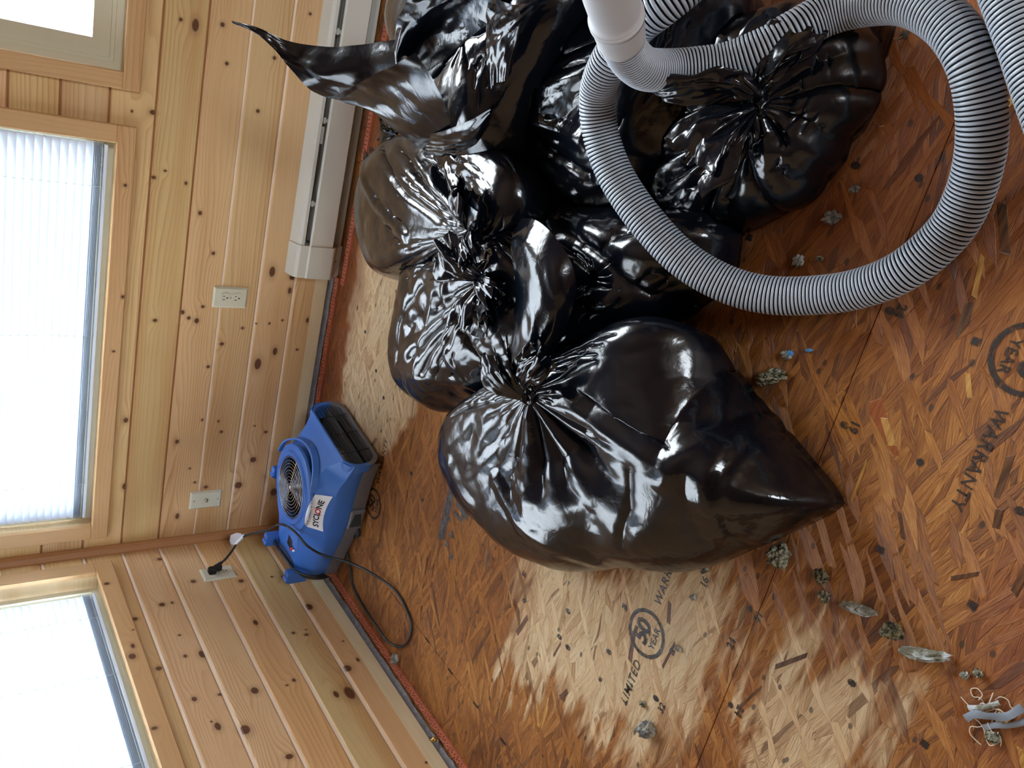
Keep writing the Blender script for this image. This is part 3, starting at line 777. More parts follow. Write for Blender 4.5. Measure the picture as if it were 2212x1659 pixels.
B1 = ([(0.943,-1.074,0.1),(0.858,-1.135,0.08),(0.83,-1.294,0.075),(0.834,-1.426,0.07),(0.919,-1.618,0.07),(1.02,-1.755,0.07),(1.103,-1.876,0.06),(1.191,-1.949,0.045),(1.262,-2.002,0.02),(1.304,-2.034,0.01),(1.317,-2.042,0.006),(1.324,-2.045,0.005),(1.326,-2.039,0.006),(1.337,-2.02,0.01),(1.361,-1.971,0.02),(1.402,-1.884,0.03),(1.448,-1.801,0.05),(1.489,-1.756,0.09),(1.504,-1.722,0.14),(1.489,-1.662,0.17),(1.43,-1.563,0.19),(1.35,-1.475,0.2),(1.253,-1.352,0.18),(1.152,-1.235,0.17),(1.03,-1.112,0.13)], (1.282,-1.505,0.26), 0.235)
B2 = ([(1.413,-0.95,0.2),(1.29,-0.782,0.14),(1.141,-0.737,0.1),(1.017,-0.743,0.08),(0.965,-0.846,0.07),(0.985,-0.956,0.07),(1.07,-1.086,0.075),(1.181,-1.238,0.1),(1.301,-1.383,0.14),(1.427,-1.44,0.18),(1.512,-1.407,0.2),(1.557,-1.302,0.22),(1.51,-1.137,0.22)], (1.44,-1.258,0.26), 0.255)
B3 = ([(1.566,-0.507,0.14),(1.45,-0.385,0.1),(1.333,-0.354,0.06),(1.256,-0.44,0.055),(1.232,-0.558,0.05),(1.272,-0.731,0.06),(1.348,-0.911,0.08),(1.455,-1.15,0.15),(1.551,-1.275,0.2),(1.622,-1.292,0.22),(1.681,-1.228,0.24),(1.704,-1.05,0.24),(1.659,-0.778,0.2)], (1.527,-1.201,0.27), 0.27)
B5 = ([(2.088,-1.165,0.15),(1.965,-1.113,0.17),(1.865,-1.043,0.16),(1.778,-1.036,0.14),(1.693,-1.055,0.11),(1.636,-1.122,0.09),(1.607,-1.21,0.08),(1.631,-1.363,0.08),(1.684,-1.474,0.07),(1.787,-1.534,0.07),(1.884,-1.574,0.08),(1.987,-1.585,0.08),(2.079,-1.574,0.1),(2.138,-1.453,0.14),(2.146,-1.31,0.16)], (1.914,-1.45,0.21), 0.205)
B6 = ([(1.875,-1.382,0.11),(1.78,-1.379,0.09),(1.703,-1.439,0.07),(1.671,-1.501,0.045),(1.661,-1.574,0.03),(1.683,-1.668,0.012),(1.733,-1.736,0.016),(1.778,-1.795,0.02),(1.864,-1.829,0.03),(1.915,-1.854,0.035),(1.965,-1.849,0.022),(2.022,-1.815,0.03),(2.058,-1.767,0.035),(2.063,-1.699,0.05),(2.016,-1.592,0.09),(1.956,-1.479,0.1)], (1.892,-1.732,0.145), 0.125)
B7 = ([(1.53,-1.186,0.15),(1.605,-1.29,0.14),(1.642,-1.412,0.1),(1.667,-1.547,0.07),(1.693,-1.656,0.03),(1.656,-1.685,0.03),(1.596,-1.691,0.03),(1.531,-1.661,0.05),(1.464,-1.597,0.06),(1.357,-1.467,0.07),(1.275,-1.348,0.08),(1.336,-1.251,0.12)], (1.525,-1.5,0.17), 0.175)
B4 = ([(1.931,-0.581,0.22),(1.829,-0.635,0.2),(1.727,-0.689,0.18),(1.65,-0.758,0.16),(1.598,-0.886,0.14),(1.608,-1.072,0.14),(1.662,-1.177,0.15),(1.779,-1.215,0.2),(1.895,-1.27,0.24),(1.999,-1.316,0.24),(2.091,-1.219,0.24),(2.121,-0.957,0.24),(2.059,-0.714,0.24)], (1.887,-1.09,0.31), 0.31)
C1 = [([(1.312,-1.59,0.27),(1.299,-1.713,0.27),(1.297,-1.832,0.27)],0.014,0.03),([(1.258,-1.773,0.2),(1.183,-1.788,0.2),(1.105,-1.777,0.2)],-0.011,0.022),([(1.291,-1.823,0.26),(1.379,-1.804,0.26),(1.504,-1.785,0.26)],-0.01,0.03),([(1.046,-1.436,0.14),(0.995,-1.527,0.14),(0.999,-1.684,0.14)],0.01,0.03),([(1.513,-1.787,0.25),(1.445,-1.821,0.25),(1.368,-1.894,0.25)],-0.009,0.02),([(1.311,-1.871,0.18),(1.248,-1.886,0.18),(1.194,-1.904,0.18)],-0.009,0.02),([(1.354,-1.871,0.22),(1.272,-1.842,0.22)],0.01,0.025),([(1.279,-1.924,0.06),(1.314,-2.0,0.06),(1.342,-2.066,0.06)],0.012,0.03),([(1.473,-1.89,0.12),(1.382,-1.914,0.12),(1.285,-1.93,0.12),(1.212,-1.945,0.12)],-0.012,0.016),([(1.443,-1.879,0.14),(1.333,-1.9,0.14),(1.217,-1.934,0.14)],0.012,0.018),([(1.381,-1.917,0.08),(1.299,-1.947,0.08),(1.226,-1.963,0.08)],0.01,0.016),([(1.346,-1.939,0.05),(1.248,-1.961,0.05)],-0.008,0.014),([(0.973,-1.235,0.15),(0.925,-1.328,0.15)],0.01,0.03),([(1.328,-1.662,0.26),(1.249,-1.654,0.26),(1.163,-1.586,0.26)],-0.006,0.04),([(1.419,-1.855,0.24),(1.509,-1.838,0.24)],0.008,0.02)]
C6 = [([(1.796,-1.511,0.15),(1.85,-1.608,0.15),(1.881,-1.701,0.15)],0.01,0.02),([(1.758,-1.504,0.14),(1.809,-1.615,0.14),(1.864,-1.7,0.14)],-0.01,0.02),([(1.68,-1.567,0.12),(1.763,-1.65,0.12),(1.843,-1.692,0.12)],0.012,0.02),([(1.689,-1.641,0.1),(1.761,-1.666,0.1),(1.853,-1.691,0.1)],-0.012,0.018),([(1.878,-1.701,0.1),(1.8,-1.734,0.1),(1.744,-1.758,0.1)],-0.012,0.015),([(1.82,-1.8,0.12),(1.871,-1.72,0.12)],0.01,0.02),([(1.832,-1.763,0.08),(1.85,-1.83,0.08),(1.877,-1.878,0.08)],0.012,0.025),([(1.901,-1.741,0.09),(1.941,-1.815,0.09),(1.961,-1.881,0.09)],-0.012,0.02),([(1.905,-1.705,0.12),(1.985,-1.774,0.12),(2.024,-1.825,0.12)],0.012,0.02),([(1.675,-1.587,0.05),(1.734,-1.732,0.05),(1.796,-1.823,0.05)],0.008,0.02)]
C5 = [([(1.765,-1.134,0.2),(1.771,-1.252,0.2),(1.765,-1.392,0.2)],0.012,0.02),([(1.775,-1.159,0.22),(1.831,-1.221,0.22),(1.878,-1.37,0.22)],0.01,0.02),([(1.755,-1.103,0.17),(1.687,-1.212,0.17),(1.662,-1.353,0.17)],0.012,0.018),([(1.763,-1.105,0.18),(1.724,-1.26,0.18),(1.709,-1.406,0.18)],-0.01,0.02),([(1.876,-1.181,0.24),(1.907,-1.296,0.24),(1.959,-1.414,0.24)],-0.01,0.02)]
C3 = [([(1.524,-0.505,0.16),(1.457,-0.707,0.16),(1.43,-0.919,0.16)],0.014,0.022),([(1.587,-0.652,0.2),(1.532,-0.878,0.2),(1.513,-1.063,0.2)],-0.012,0.02),([(1.628,-1.037,0.25),(1.571,-1.101,0.25),(1.523,-1.156,0.25)],0.012,0.012),([(1.605,-0.976,0.24),(1.549,-1.052,0.24),(1.514,-1.128,0.24)],0.01,0.012)]
C2 = [([(1.066,-0.857,0.12),(1.13,-1.066,0.12),(1.198,-1.25,0.12)],0.008,0.016),([(1.38,-1.126,0.16),(1.273,-1.149,0.16),(1.148,-1.19,0.16)],0.012,0.014),([(1.346,-1.093,0.15),(1.206,-1.039,0.15),(1.093,-1.039,0.15)],0.012,0.016),([(1.342,-1.013,0.14),(1.203,-0.903,0.14),(1.074,-0.877,0.14)],-0.008,0.02),([(1.359,-1.165,0.16),(1.284,-1.235,0.16),(1.229,-1.306,0.16)],-0.01,0.016)]
C7 = [([(1.602,-1.434,0.13),(1.596,-1.6,0.13),(1.641,-1.744,0.13)],0.01,0.025),([(1.593,-1.34,0.15),(1.568,-1.514,0.15),(1.531,-1.623,0.15)],-0.01,0.02),([(1.434,-1.4,0.12),(1.476,-1.461,0.12),(1.498,-1.552,0.12)],0.012,0.02),([(1.666,-1.576,0.06),(1.654,-1.687,0.06)],0.008,0.02)]
FLAP1 = [[(1.811,-0.49,0.6),(1.811,-0.572,0.56),(1.798,-0.598,0.5),(1.806,-0.677,0.44),(1.827,-0.764,0.4),(1.86,-0.884,0.36)],[(1.809,-0.494,0.6),(1.798,-0.579,0.555),(1.763,-0.616,0.49),(1.762,-0.726,0.43),(1.771,-0.794,0.38),(1.802,-0.91,0.35)],[(1.807,-0.499,0.6),(1.789,-0.584,0.55),(1.717,-0.641,0.47),(1.694,-0.643,0.42),(1.694,-0.705,0.38),(1.695,-0.764,0.34)]]
FLAP2 = [[(1.708,-0.769,0.43),(1.774,-0.944,0.44),(1.817,-1.058,0.44),(1.841,-1.1,0.43)],[(1.701,-0.744,0.41),(1.752,-0.913,0.41),(1.794,-1.05,0.41),(1.807,-1.126,0.4)],[(1.696,-0.75,0.4),(1.718,-0.888,0.38),(1.751,-1.032,0.38),(1.77,-1.141,0.37)],[(1.697,-0.827,0.37),(1.686,-0.911,0.35),(1.699,-0.999,0.34),(1.734,-1.11,0.33)],[(1.68,-0.845,0.34),(1.653,-0.885,0.3),(1.641,-0.937,0.27),(1.656,-1.053,0.26)]]
FLAP3 = [[(1.81,-0.974,0.4),(1.879,-0.999,0.43),(1.941,-1.077,0.45),(1.982,-1.109,0.46)],[(1.821,-0.991,0.4),(1.885,-1.033,0.42),(1.939,-1.099,0.43),(1.99,-1.124,0.43)],[(1.831,-0.978,0.38),(1.887,-1.058,0.38),(1.937,-1.166,0.39),(1.991,-1.305,0.4)],[(1.792,-0.998,0.36),(1.842,-1.081,0.35),(1.914,-1.212,0.36),(1.983,-1.352,0.38)]]
FLAP4 = [[(1.678,-0.959,0.3),(1.699,-1.067,0.32),(1.74,-1.182,0.33),(1.777,-1.255,0.33)],[(1.662,-0.954,0.29),(1.675,-1.062,0.3),(1.711,-1.171,0.31),(1.763,-1.239,0.32)],[(1.639,-0.938,0.27),(1.66,-1.064,0.28),(1.69,-1.15,0.28),(1.743,-1.209,0.3)]]
FLAP5 = [[(1.589,-1.323,0.25),(1.601,-1.41,0.27),(1.584,-1.477,0.27),(1.553,-1.52,0.26),(1.509,-1.531,0.24)],[(1.543,-1.337,0.27),(1.55,-1.427,0.29),(1.535,-1.494,0.29),(1.501,-1.526,0.27),(1.468,-1.53,0.24)],[(1.458,-1.369,0.26),(1.462,-1.442,0.28),(1.463,-1.496,0.28),(1.435,-1.518,0.26),(1.401,-1.503,0.22)],[(1.36,-1.374,0.24),(1.366,-1.429,0.26),(1.368,-1.469,0.26),(1.359,-1.485,0.24),(1.342,-1.467,0.21)],[(1.294,-1.366,0.22),(1.297,-1.397,0.23),(1.299,-1.422,0.23),(1.309,-1.438,0.22),(1.312,-1.434,0.2)]]
FLAP7 = [[(1.888,-1.644,0.3),(1.907,-1.682,0.285),(1.924,-1.721,0.26),(1.932,-1.749,0.22),(1.915,-1.759,0.19)],[(1.878,-1.635,0.29),(1.889,-1.684,0.29),(1.903,-1.724,0.265),(1.907,-1.74,0.22),(1.904,-1.754,0.19)],[(1.87,-1.603,0.25),(1.869,-1.652,0.26),(1.88,-1.692,0.23),(1.89,-1.721,0.2),(1.894,-1.745,0.18)]]
FLAP6 = [[(1.974,-1.282,0.4),(1.956,-1.349,0.4),(1.969,-1.428,0.4),(1.987,-1.491,0.4)],[(1.916,-1.228,0.36),(1.908,-1.279,0.36),(1.926,-1.333,0.36),(1.951,-1.366,0.36)],[(1.804,-1.235,0.33),(1.824,-1.252,0.33),(1.837,-1.287,0.33),(1.88,-1.279,0.32)]]
HOSE_PATH = [(1.929,-1.684,0.42),(1.912,-1.659,0.375),(1.902,-1.644,0.325),(1.909,-1.64,0.275),(1.922,-1.658,0.235),(1.94,-1.689,0.2),(1.968,-1.724,0.175),(2.002,-1.753,0.15),(2.041,-1.781,0.115),(2.062,-1.828,0.1),(2.067,-1.9,0.11),(2.046,-1.971,0.12),(2.007,-2.024,0.12),(1.956,-2.052,0.1),(1.895,-2.065,0.075),(1.833,-2.061,0.05),(1.776,-2.044,0.036),(1.71,-2.004,0.036),(1.66,-1.943,0.036),(1.626,-1.877,0.05),(1.604,-1.812,0.08),(1.602,-1.748,0.115),(1.622,-1.675,0.155),(1.669,-1.6,0.195),(1.724,-1.535,0.225),(1.786,-1.496,0.25),(1.852,-1.49,0.275),(1.906,-1.529,0.3),(1.959,-1.578,0.31),(1.997,-1.627,0.31),(2.045,-1.648,0.28),(2.112,-1.624,0.22)]
HOSE_CUFF = [(1.929,-1.684,0.42),(1.957,-1.714,0.47),(1.978,-1.737,0.51),(2.008,-1.77,0.56)]
HOSE_FAR = [(2.133,-2.002,0.13),(2.07,-2.057,0.13),(2.03,-2.092,0.13),(1.98,-2.133,0.13),(1.913,-2.19,0.13),(1.847,-2.233,0.11)]
CORD_LOOP = [(0.202,-0.448,0.01),(0.153,-0.505,0.006),(0.103,-0.545,0.006),(0.085,-0.639,0.006),(0.094,-0.751,0.014),(0.096,-0.839,0.014),(0.128,-0.907,0.008),(0.182,-0.938,0.006),(0.236,-0.928,0.006),(0.265,-0.86,0.006),(0.269,-0.786,0.01),(0.254,-0.679,0.03),(0.245,-0.594,0.07),(0.242,-0.534,0.13),(0.275,-0.517,0.185),(0.306,-0.479,0.215),(0.296,-0.415,0.225),(0.26,-0.348,0.225)]
def make_bag(spec, label, seed, tufts=(), kn=True, lines=(), **kw):
    O, K, top = spec
    b = bag(label, None)
    if not kn: kw['gather'] = 0.
    X = bag_body(O, K, top, seed, lines=lines, **kw)
    put('bag_body', (X.reshape(-1, 3), grid_faces(X.shape[0], X.shape[1])), b)
    if kn: put('knot', knot_geo((K[0], K[1], K[2]+.004), .014, seed), b)
    if tufts: put('gathered_neck', tuft((K[0], K[1], K[2]+.006), tufts, seed+5), b)
    return b
def flap(name, rows, parent, seed, label=None, **kw):
    X = sheet(rows, seed, **kw); put(name, (X.reshape(-1, 3), grid_faces(X.shape[0], X.shape[1], False)), parent, label)
import time as _t; _t0 = _t.time()
b1 = make_bag(B1, 'largest tied black bag with one pointed corner on the floor', 1, [(.10, -.02, .03, .035), (.05, .09, .05, .04)], lines=C1, excess=.008, pleat=.019, npl=8, reach=.50, cr=.0095, pw=3.6, smooth=.015, iters=80, goal=.03)
b2 = make_bag(B2, 'crumpled black bag between the heater bag and the pointed bag', 2, [(-.10, -.02, .02, .05), (.03, .09, .05, .04), (-.03, -.09, .02, .035)], lines=C2, excess=.014, pleat=.017, npl=8, reach=.7, cr=.012, pw=2.8, smooth=.015, iters=80, goal=.03)
flap('loose_hem', FLAP5, b2, 25, 'smooth folded flap of loose film', wr=.0018, excess=.012)
b3 = make_bag(B3, 'black bag nearest the baseboard heater with pleats running to its tie', 3, [(.08, -.02, .05, .045), (-.05, -.06, .03, .03)], lines=C3, excess=.008, pleat=.022, npl=6, reach=.9, pw=2.8, smooth=.015, iters=80, goal=.03)
put('bag_corner', tuft((1.452, -.36, .075), [(-.02, .13, -.02, .045), (.06, .10, .0, .03)], 41), b3)
put('bag_corner', tuft((1.63, -.50, .12), [(-.02, .10, -.02, .04)], 42), b3)
b4 = make_bag(B4, 'untied black bag with long loose flaps reaching up toward the wall', 4, kn=False, excess=.01, cr=.003, pw=3, goal=.03)
flap('long_flap', FLAP1, b4, 21, wr=.0016, excess=.012); flap('folded_flap', FLAP2, b4, 22, wr=.0014, excess=.01); flap('upright_flap', FLAP3, b4, 23, wr=.0018, excess=.012); flap('curled_flap', FLAP4, b4, 24, wr=.0012, excess=.01); flap('inner_flap', FLAP6, b4, 26, wr=.0018, excess=.012)
b5 = make_bag(B5, 'smooth full black bag under the hose cuff', 5, kn=False, lines=C5, excess=.012, cr=.006, pw=2.2, smooth=.015, iters=80, goal=.03)
b6 = make_bag(B6, 'black bag with a knotted star of pleats, encircled by the hose loop', 6, [(.12, -.02, .01, .05), (.02, .10, .02, .05), (-.11, .05, .05, .055)], lines=C6, excess=.008, pleat=.020, npl=12, reach=.95, cr=.006, pw=2.8, smooth=.015, iters=80, goal=.03)
b7 = make_bag(B7, 'low slack black bag partly under the hose, beside the pointed bag', 7, kn=False, lines=C7, excess=.01, cr=.012, smooth=.015, iters=80, goal=.03)
settle({1: b1, 2: b2, 3: b3, 4: b4, 5: b5, 6: b6, 7: b7}, ((1, 2), (2, 3), (3, 4), (4, 5), (5, 6), (6, 7), (5, 7), (1, 7), (2, 7), (2, 4), (3, 5), (2, 5), (3, 7), (1, 3)), (HOSE_PATH, HOSE_FAR))
print('BAGS', round(_t.time()-_t0, 1))
# ---------------------------------------------------------------- vacuum hose
def hose_geo(path, R=.0325, pitch=.0068, n=26, groove=.0045):
    P = spline(path, .0012); d = np.concatenate([[0], np.cumsum(np.linalg.norm(np.diff(P, axis=0), axis=1))])
    # sample positions within each pitch: flat rib, narrow groove
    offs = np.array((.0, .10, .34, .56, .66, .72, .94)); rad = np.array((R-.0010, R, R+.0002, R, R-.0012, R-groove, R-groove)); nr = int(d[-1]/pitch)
    s = (np.arange(nr)[:, None]+offs[None, :]).ravel()*pitch; rr = np.tile(rad, nr)
    Q = np.stack([np.interp(s, d, P[:, i]) for i in range(3)], 1)
    Q0 = np.stack([np.interp(np.arange(0, d[-1], .02), d, P[:, i]) for i in range(3)], 1)
    T = np.gradient(Q, axis=0); k = 31; Tp = np.vstack([np.repeat(T[:1], k//2, 0), T, np.repeat(T[-1:], k//2, 0)])
    T = np.stack([np.convolve(Tp[:, i], np.ones(k)/k, 'valid') for i in range(3)], 1); T /= np.linalg.norm(T, axis=1, keepdims=True)
    N = np.zeros_like(T); v = np.cross(T[0], (0, 0, 1.)); v /= np.linalg.norm(v)+1e-9; N[0] = v
    for i in range(1, len(T)):
        v = N[i-1]-T[i]*(N[i-1]@T[i]); N[i] = v/np.linalg.norm(v)
    B = np.cross(T, N); a = np.arange(n)/n*2*PI
    X = Q[:, None, :]+rr[:, None, None]*(N[:, None, :]*np.cos(a)[None, :, None]+B[:, None, :]*np.sin(a)[None, :, None])
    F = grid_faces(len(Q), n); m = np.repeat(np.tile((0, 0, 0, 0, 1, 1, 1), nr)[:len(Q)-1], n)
    return X, F, m
hose_m = plain('grey_hose_plastic', S(170, 180, 192), .34, 0, 0, .04)
hose_g = plain('hose_groove_shade', S(20, 24, 38), .6)  # shade between the ribs, put into the groove colour
cuff_m = plain('light_grey_cuff_plastic', S(196, 200, 204), .45, .1, 60, .03)
def hose(name_root, label, path, cuff=None):
    H = empty('vacuum_hose', (0, 0, 0)); tag(H, label, 'hose')
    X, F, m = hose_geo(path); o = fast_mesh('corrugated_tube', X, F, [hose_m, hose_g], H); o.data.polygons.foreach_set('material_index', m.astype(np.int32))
    if cuff:
        mb = MB(); P = spline(cuff, .004); L = np.linalg.norm(P-P[0], axis=1); r = []
        for l in L:
            r.append(.0335 if l < .002 else (.0345+.0035*min(1, l/.05) if l < .054 else (.0385 if l < .058 else (.0365 if l < .061 else .0345+.0015*math.sin(l*9)))))
        P = np.vstack([P[:1]-(P[2]-P[0])*.8, P]); r = [.033]+r
        mb.tube(P, r, 40); mb.build('cuff', cuff_m, H, True)
        mb = MB(); k = int(np.argmin(abs(L-.056))); mb.tube(P[k-1:k+2], [.0392]*3, 40, caps=True); mb.build('cuff_rim', cuff_m, H, True)
    return H
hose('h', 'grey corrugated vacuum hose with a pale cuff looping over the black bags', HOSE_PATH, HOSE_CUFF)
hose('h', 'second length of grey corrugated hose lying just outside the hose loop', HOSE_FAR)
# the bag film that folds over the hose by its cuff
flap('raised_neck_film', FLAP7, b6, 31, 'crumpled bag neck lying over the hose', wr=.006, excess=.08)

# ---------------------------------------------------------------- baseboard heater
enam = plain('off_white_enamel', S(214, 214, 206), .38, .05, 200, .03)
enam_d = plain('heater_inner_metal', S(190, 192, 186), .45)
alu = plain('aluminium_fin', S(150, 150, 150), .35, Metallic=.9)
HT = empty('baseboard_heater', (1.05, 0, 0)); tag(HT, 'long off-white baseboard heater along the back wall below the unshaded window', 'heater')
def hx(o): o.matrix_parent_inverse = Matrix.Translation((-1.05, 0, 0)); return o
x0, x1 = 1.058, 3.3
mb = MB(); mb.prism([(-.001, .004), (-.001, .180), (-.004, .180), (-.004, .028), (-.022, .014), (-.022, .004)], 'x', x0+.01, x1); hx(mb.build('back_panel', enam, HT))
mb = MB(); mb.prism([(-.001, .182), (-.046, .170), (-.054, .160), (-.054, .150), (-.0515, .150), (-.0515, .159), (-.044, .167), (-.001, .179)], 'x', x0+.01, x1); hx(mb.build('top_hood', enam, HT))
mb = MB(); mb.prism([(-.056, .133), (-.062, .128), (-.062, .052), (-.050, .044), (-.049, .046), (-.0595, .054), (-.0595, .126), (-.054, .131)], 'x', x0+.10, x1); hx(mb.build('front_cover', enam, HT))
mb = MB()
mb.prism([(-.001, .0), (-.001, .184), (-.047, .172), (-.0565, .162), (-.0565, .134), (-.064, .130), (-.064, .046), (-.050, .040), (-.050, .034), (-.026, .016), (-.026, 0)], 'x', x0-.008, x0+.104)
hx(mb.build('end_cap', enam, HT))
mb = MB(); mb.prism([(-.0268, .012), (-.0268, .030), (-.0300, .030), (-.0300, .012)], 'x', x0+.02, x0+.085); hx(mb.build('end_cap_tab', enam, HT))
mb = MB(); mb.lathe([(0, .0), (.004, .0), (.0045, -.0015), (0, -.0025)], (x0+.05, -.030, .020), 12, M=Matrix.Rotation(-PI/2, 3, 'X')); hx(mb.build('screw', alu, HT, True))
mb = MB()
for i in range(150): x = x0+.16+i*.014; mb.box((x, -.046, .060), (x+.0008, -.008, .112))
o = hx(mb.build('fin_pack', alu, HT)); o['kind'] = 'stuff'
mb = MB(); mb.tube([(x0+.06, -.028, .092), (x1, -.028, .092)], .011, 12); hx(mb.build('heating_pipe', enam_d, HT, True))
mb = MB(); mb.tube([(x0+.11+i*.045, -.046+.001*math.sin(i*2.1), .1425+.0025*math.sin(i*.7)) for i in range(48)], .0012, 6); hx(mb.build('wire', plain('dark_wire', S(60, 58, 56), .6), HT))
mb = MB(); mb.prism([(-.006, .128), (-.040, .124), (-.048, .128), (-.048, .131), (-.040, .127), (-.006, .132)], 'x', x0+.115, x1); hx(mb.build('damper_plate', enam_d, HT))
for i in range(4):
    x = x0+.24+i*.27; mb = MB(); mb.box((x, -.05, .128), (x+.012, -.006, .150)); mb.box((x-.004, -.052, .139), (x+.016, -.049, .146)); hx(mb.build('bracket', enam_d, HT))
mb = MB(); mb.box((1.50, -.0505, .139), (1.555, -.0485, .148)); hx(mb.build('damper_clip', enam_d, HT))

# ---------------------------------------------------------------- carpet tack strips
t = NT('red_tack_strip'); v = t.pos()
tackm = t.out(t.mix(t.noise(t.scale(v, (30, 120, 1)), 1, 3), S(222, 132, 100), S(150, 74, 56)), .7, t.bump(t.noise(v, 160, 3), .5, .002))
nail = plain('dull_tack_steel', S(52, 46, 44), .45, Metallic=.6)
def tack(label, a, b, off, ax, wd=.026):
    T_ = empty('tack_strip', (0, 0, 0)); tag(T_, label, 'tack strip')
    P = lambda u, v_, z: (u, -v_, z) if ax == 'x' else (v_, u, z)
    mb = MB(); n = 40
    for i in range(n):
        u0, u1 = a+(b-a)*i/n, a+(b-a)*(i+1)/n
        c0, c1 = off(u0), off(u1); w0, w1 = wd/2, wd/2
        vs = [P(u0, c0-w0, .0005), P(u0, c0+w0, .0005), P(u0, c0+w0, .006), P(u0, c0-w0, .0065), P(u1, c1-w1, .0005), P(u1, c1+w1, .0005), P(u1, c1+w1, .006), P(u1, c1-w1, .0065)]
        mb.add(vs, [(0, 1, 5, 4), (1, 2, 6, 5), (2, 3, 7, 6), (3, 0, 4, 7)]+([(0, 3, 2, 1)] if i == 0 else [])+([(4, 5, 6, 7)] if i == n-1 else []))
    mb.build('wood_strip', tackm, T_)
    mb = MB(); u = min(a, b)+.012; k = 0
    while u < max(a, b)-.01:
        for dv in ((-.006, .005) if k % 2 else (-.001, .008)):
            c = off(u); q = P(u+rng.uniform(-.002, .002), c+dv, .006); mb.add([(q[0]-.0016, q[1]-.001, q[2]), (q[0]+.0016, q[1]-.001, q[2]), (q[0], q[1]+.0018, q[2]), (q[0]+.001, q[1]+.002, q[2]+.005)], [(0, 1, 3), (1, 2, 3), (2, 0, 3)])
        u += .0135; k += 1
    o = mb.build('tack_points', nail, T_); o['kind'] = 'stuff'
tack('red carpet tack strip on the floor from the corner to the heater end', .075, 1.052, lambda u: .034, 'x')
tack('red carpet tack strip on the floor along the front of the baseboard heater', 1.040, 2.6, lambda u: .083+.006*(u-1.04), 'x')
tack('red carpet tack strip on the floor along the side wall', -.07, -2.6, lambda u: .036-.008*u*0, 'y')

# ---------------------------------------------------------------- wall plates
ivory = plain('ivory_plate', S(214, 212, 190), .35); slotm = plain('slot_shadow_black', S(20, 18, 16), .8); steel = plain('screw_steel', S(170, 168, 160), .3, Metallic=.9)
def plate(label, cat, loc, rz, kind, name):
    o = empty(name, loc, rz, label=label, cat=cat)
    mb = MB(); w_, h_ = .0365, .0572
    mb.add([(-w_, 0, -h_), (w_, 0, -h_), (w_, 0, h_), (-w_, 0, h_), (-w_+.006, -.0058, -h_+.006), (w_-.006, -.0058, -h_+.006), (w_-.006, -.0058, h_-.006), (-w_+.006, -.0058, h_-.006)],
           [(0, 1, 5, 4), (1, 2, 6, 5), (2, 3, 7, 6), (3, 0, 4, 7), (4, 5, 6, 7)])
    mb.build('cover_plate', ivory, o)
    M_ = Matrix.Rotation(PI/2, 3, 'X')
    if kind == 'duplex':
        for s in (.0195, -.0195):
            mb = MB(); pr = []
            for i in range(28):
                a = 2*PI*i/28; pr.append((.0172*math.cos(a), max(-.0138, min(.0138, .0172*math.sin(a)))+s))
            mb.prism([(p[0], p[1]) for p in pr], 'z', 0, 1)
            mb.v = [(v[0], -.0058-.0022*v[2], v[1]) for v in mb.v]
            f = mb.build('socket_face', ivory, o)
            mb = MB()
            mb.box((-.0072, -.0083, s-.001), (-.0052, -.0079, s+.0075)); mb.box((.0052, -.0083, s-.0), (.0072, -.0079, s+.0065))
            mb.lathe([(0, .0), (.0026, 0), (.0026, .0004), (0, .0004)], (0, -.0079, s-.0078), 12, M=M_)
            mb.build('slots', slotm, f)
        sp = [(0, 0)]
    elif kind == 'coax':
        mb = MB(); mb.lathe([(.0, .0), (.0062, 0), (.0062, .004), (.0048, .004), (.0048, .010), (.0030, .010), (.0030, .004), (0, .004)], (0, -.0056, 0), 16, M=M_); mb.build('cable_connector', steel, o, True)
        sp = [(0, .042), (0, -.042)]
    else: sp = []
    for (x, z) in sp:
        mb = MB(); mb.lathe([(0, .0012), (.0022, .0010), (.003, 0)], (x, -.0058, z), 12, M=M_); mb.build('screw', steel, o, True)
    return o
plate('ivory duplex outlet plate on the back wall, nothing plugged in', 'outlet', (.9507, -.0005, .3587), 0, 'duplex', 'wall_outlet')
plate('ivory cable plate with a single centre connector, above the blue air mover', 'wall plate', (.172, -.0005, .361), 0, 'coax', 'cable_plate')
plate('ivory duplex outlet on the side wall with a black plug in it', 'outlet', (.0005, -.2245, .362), PI/2, 'duplex', 'wall_outlet')
# ---------------------------------------------------------------- blue air mover
blue = plain('blue_moulded_plastic', S(62, 114, 196), .42, .12, 90, .10)
greyp = plain('grey_moulded_plastic', S(112, 112, 118), .5, .12, 90, .05)
darkp = plain('dark_interior_plastic', S(22, 27, 32), .5); rub = plain('dark_green_grey_strap', S(42, 54, 58), .6)
wire = plain('chromed_wire', S(176, 178, 182), .25, Metallic=.9); wireb = plain('black_wire', S(20, 22, 26), .4)
FO = (.418, -.372, 0); FA = math.radians(-8.5)
FN = empty('air_mover', FO, FA, label='blue carpet air mover with round grille standing in the corner', cat='fan')
secs = np.array([  # x, half width, top height, flat share
    (-.345, .092, .150, .75), (-.33, .112, .163, .75), (-.27, .128, .172, .72), (-.20, .140, .182, .70), (-.14, .156, .196, .72), (-.07, .168, .200, .76), (0, .172, .200, .78), (.07, .170, .196, .74), (.12, .170, .182, .66), (.16, .174, .158, .66), (.195, .180, .135, .78), (.212, .183, .128, .86)])
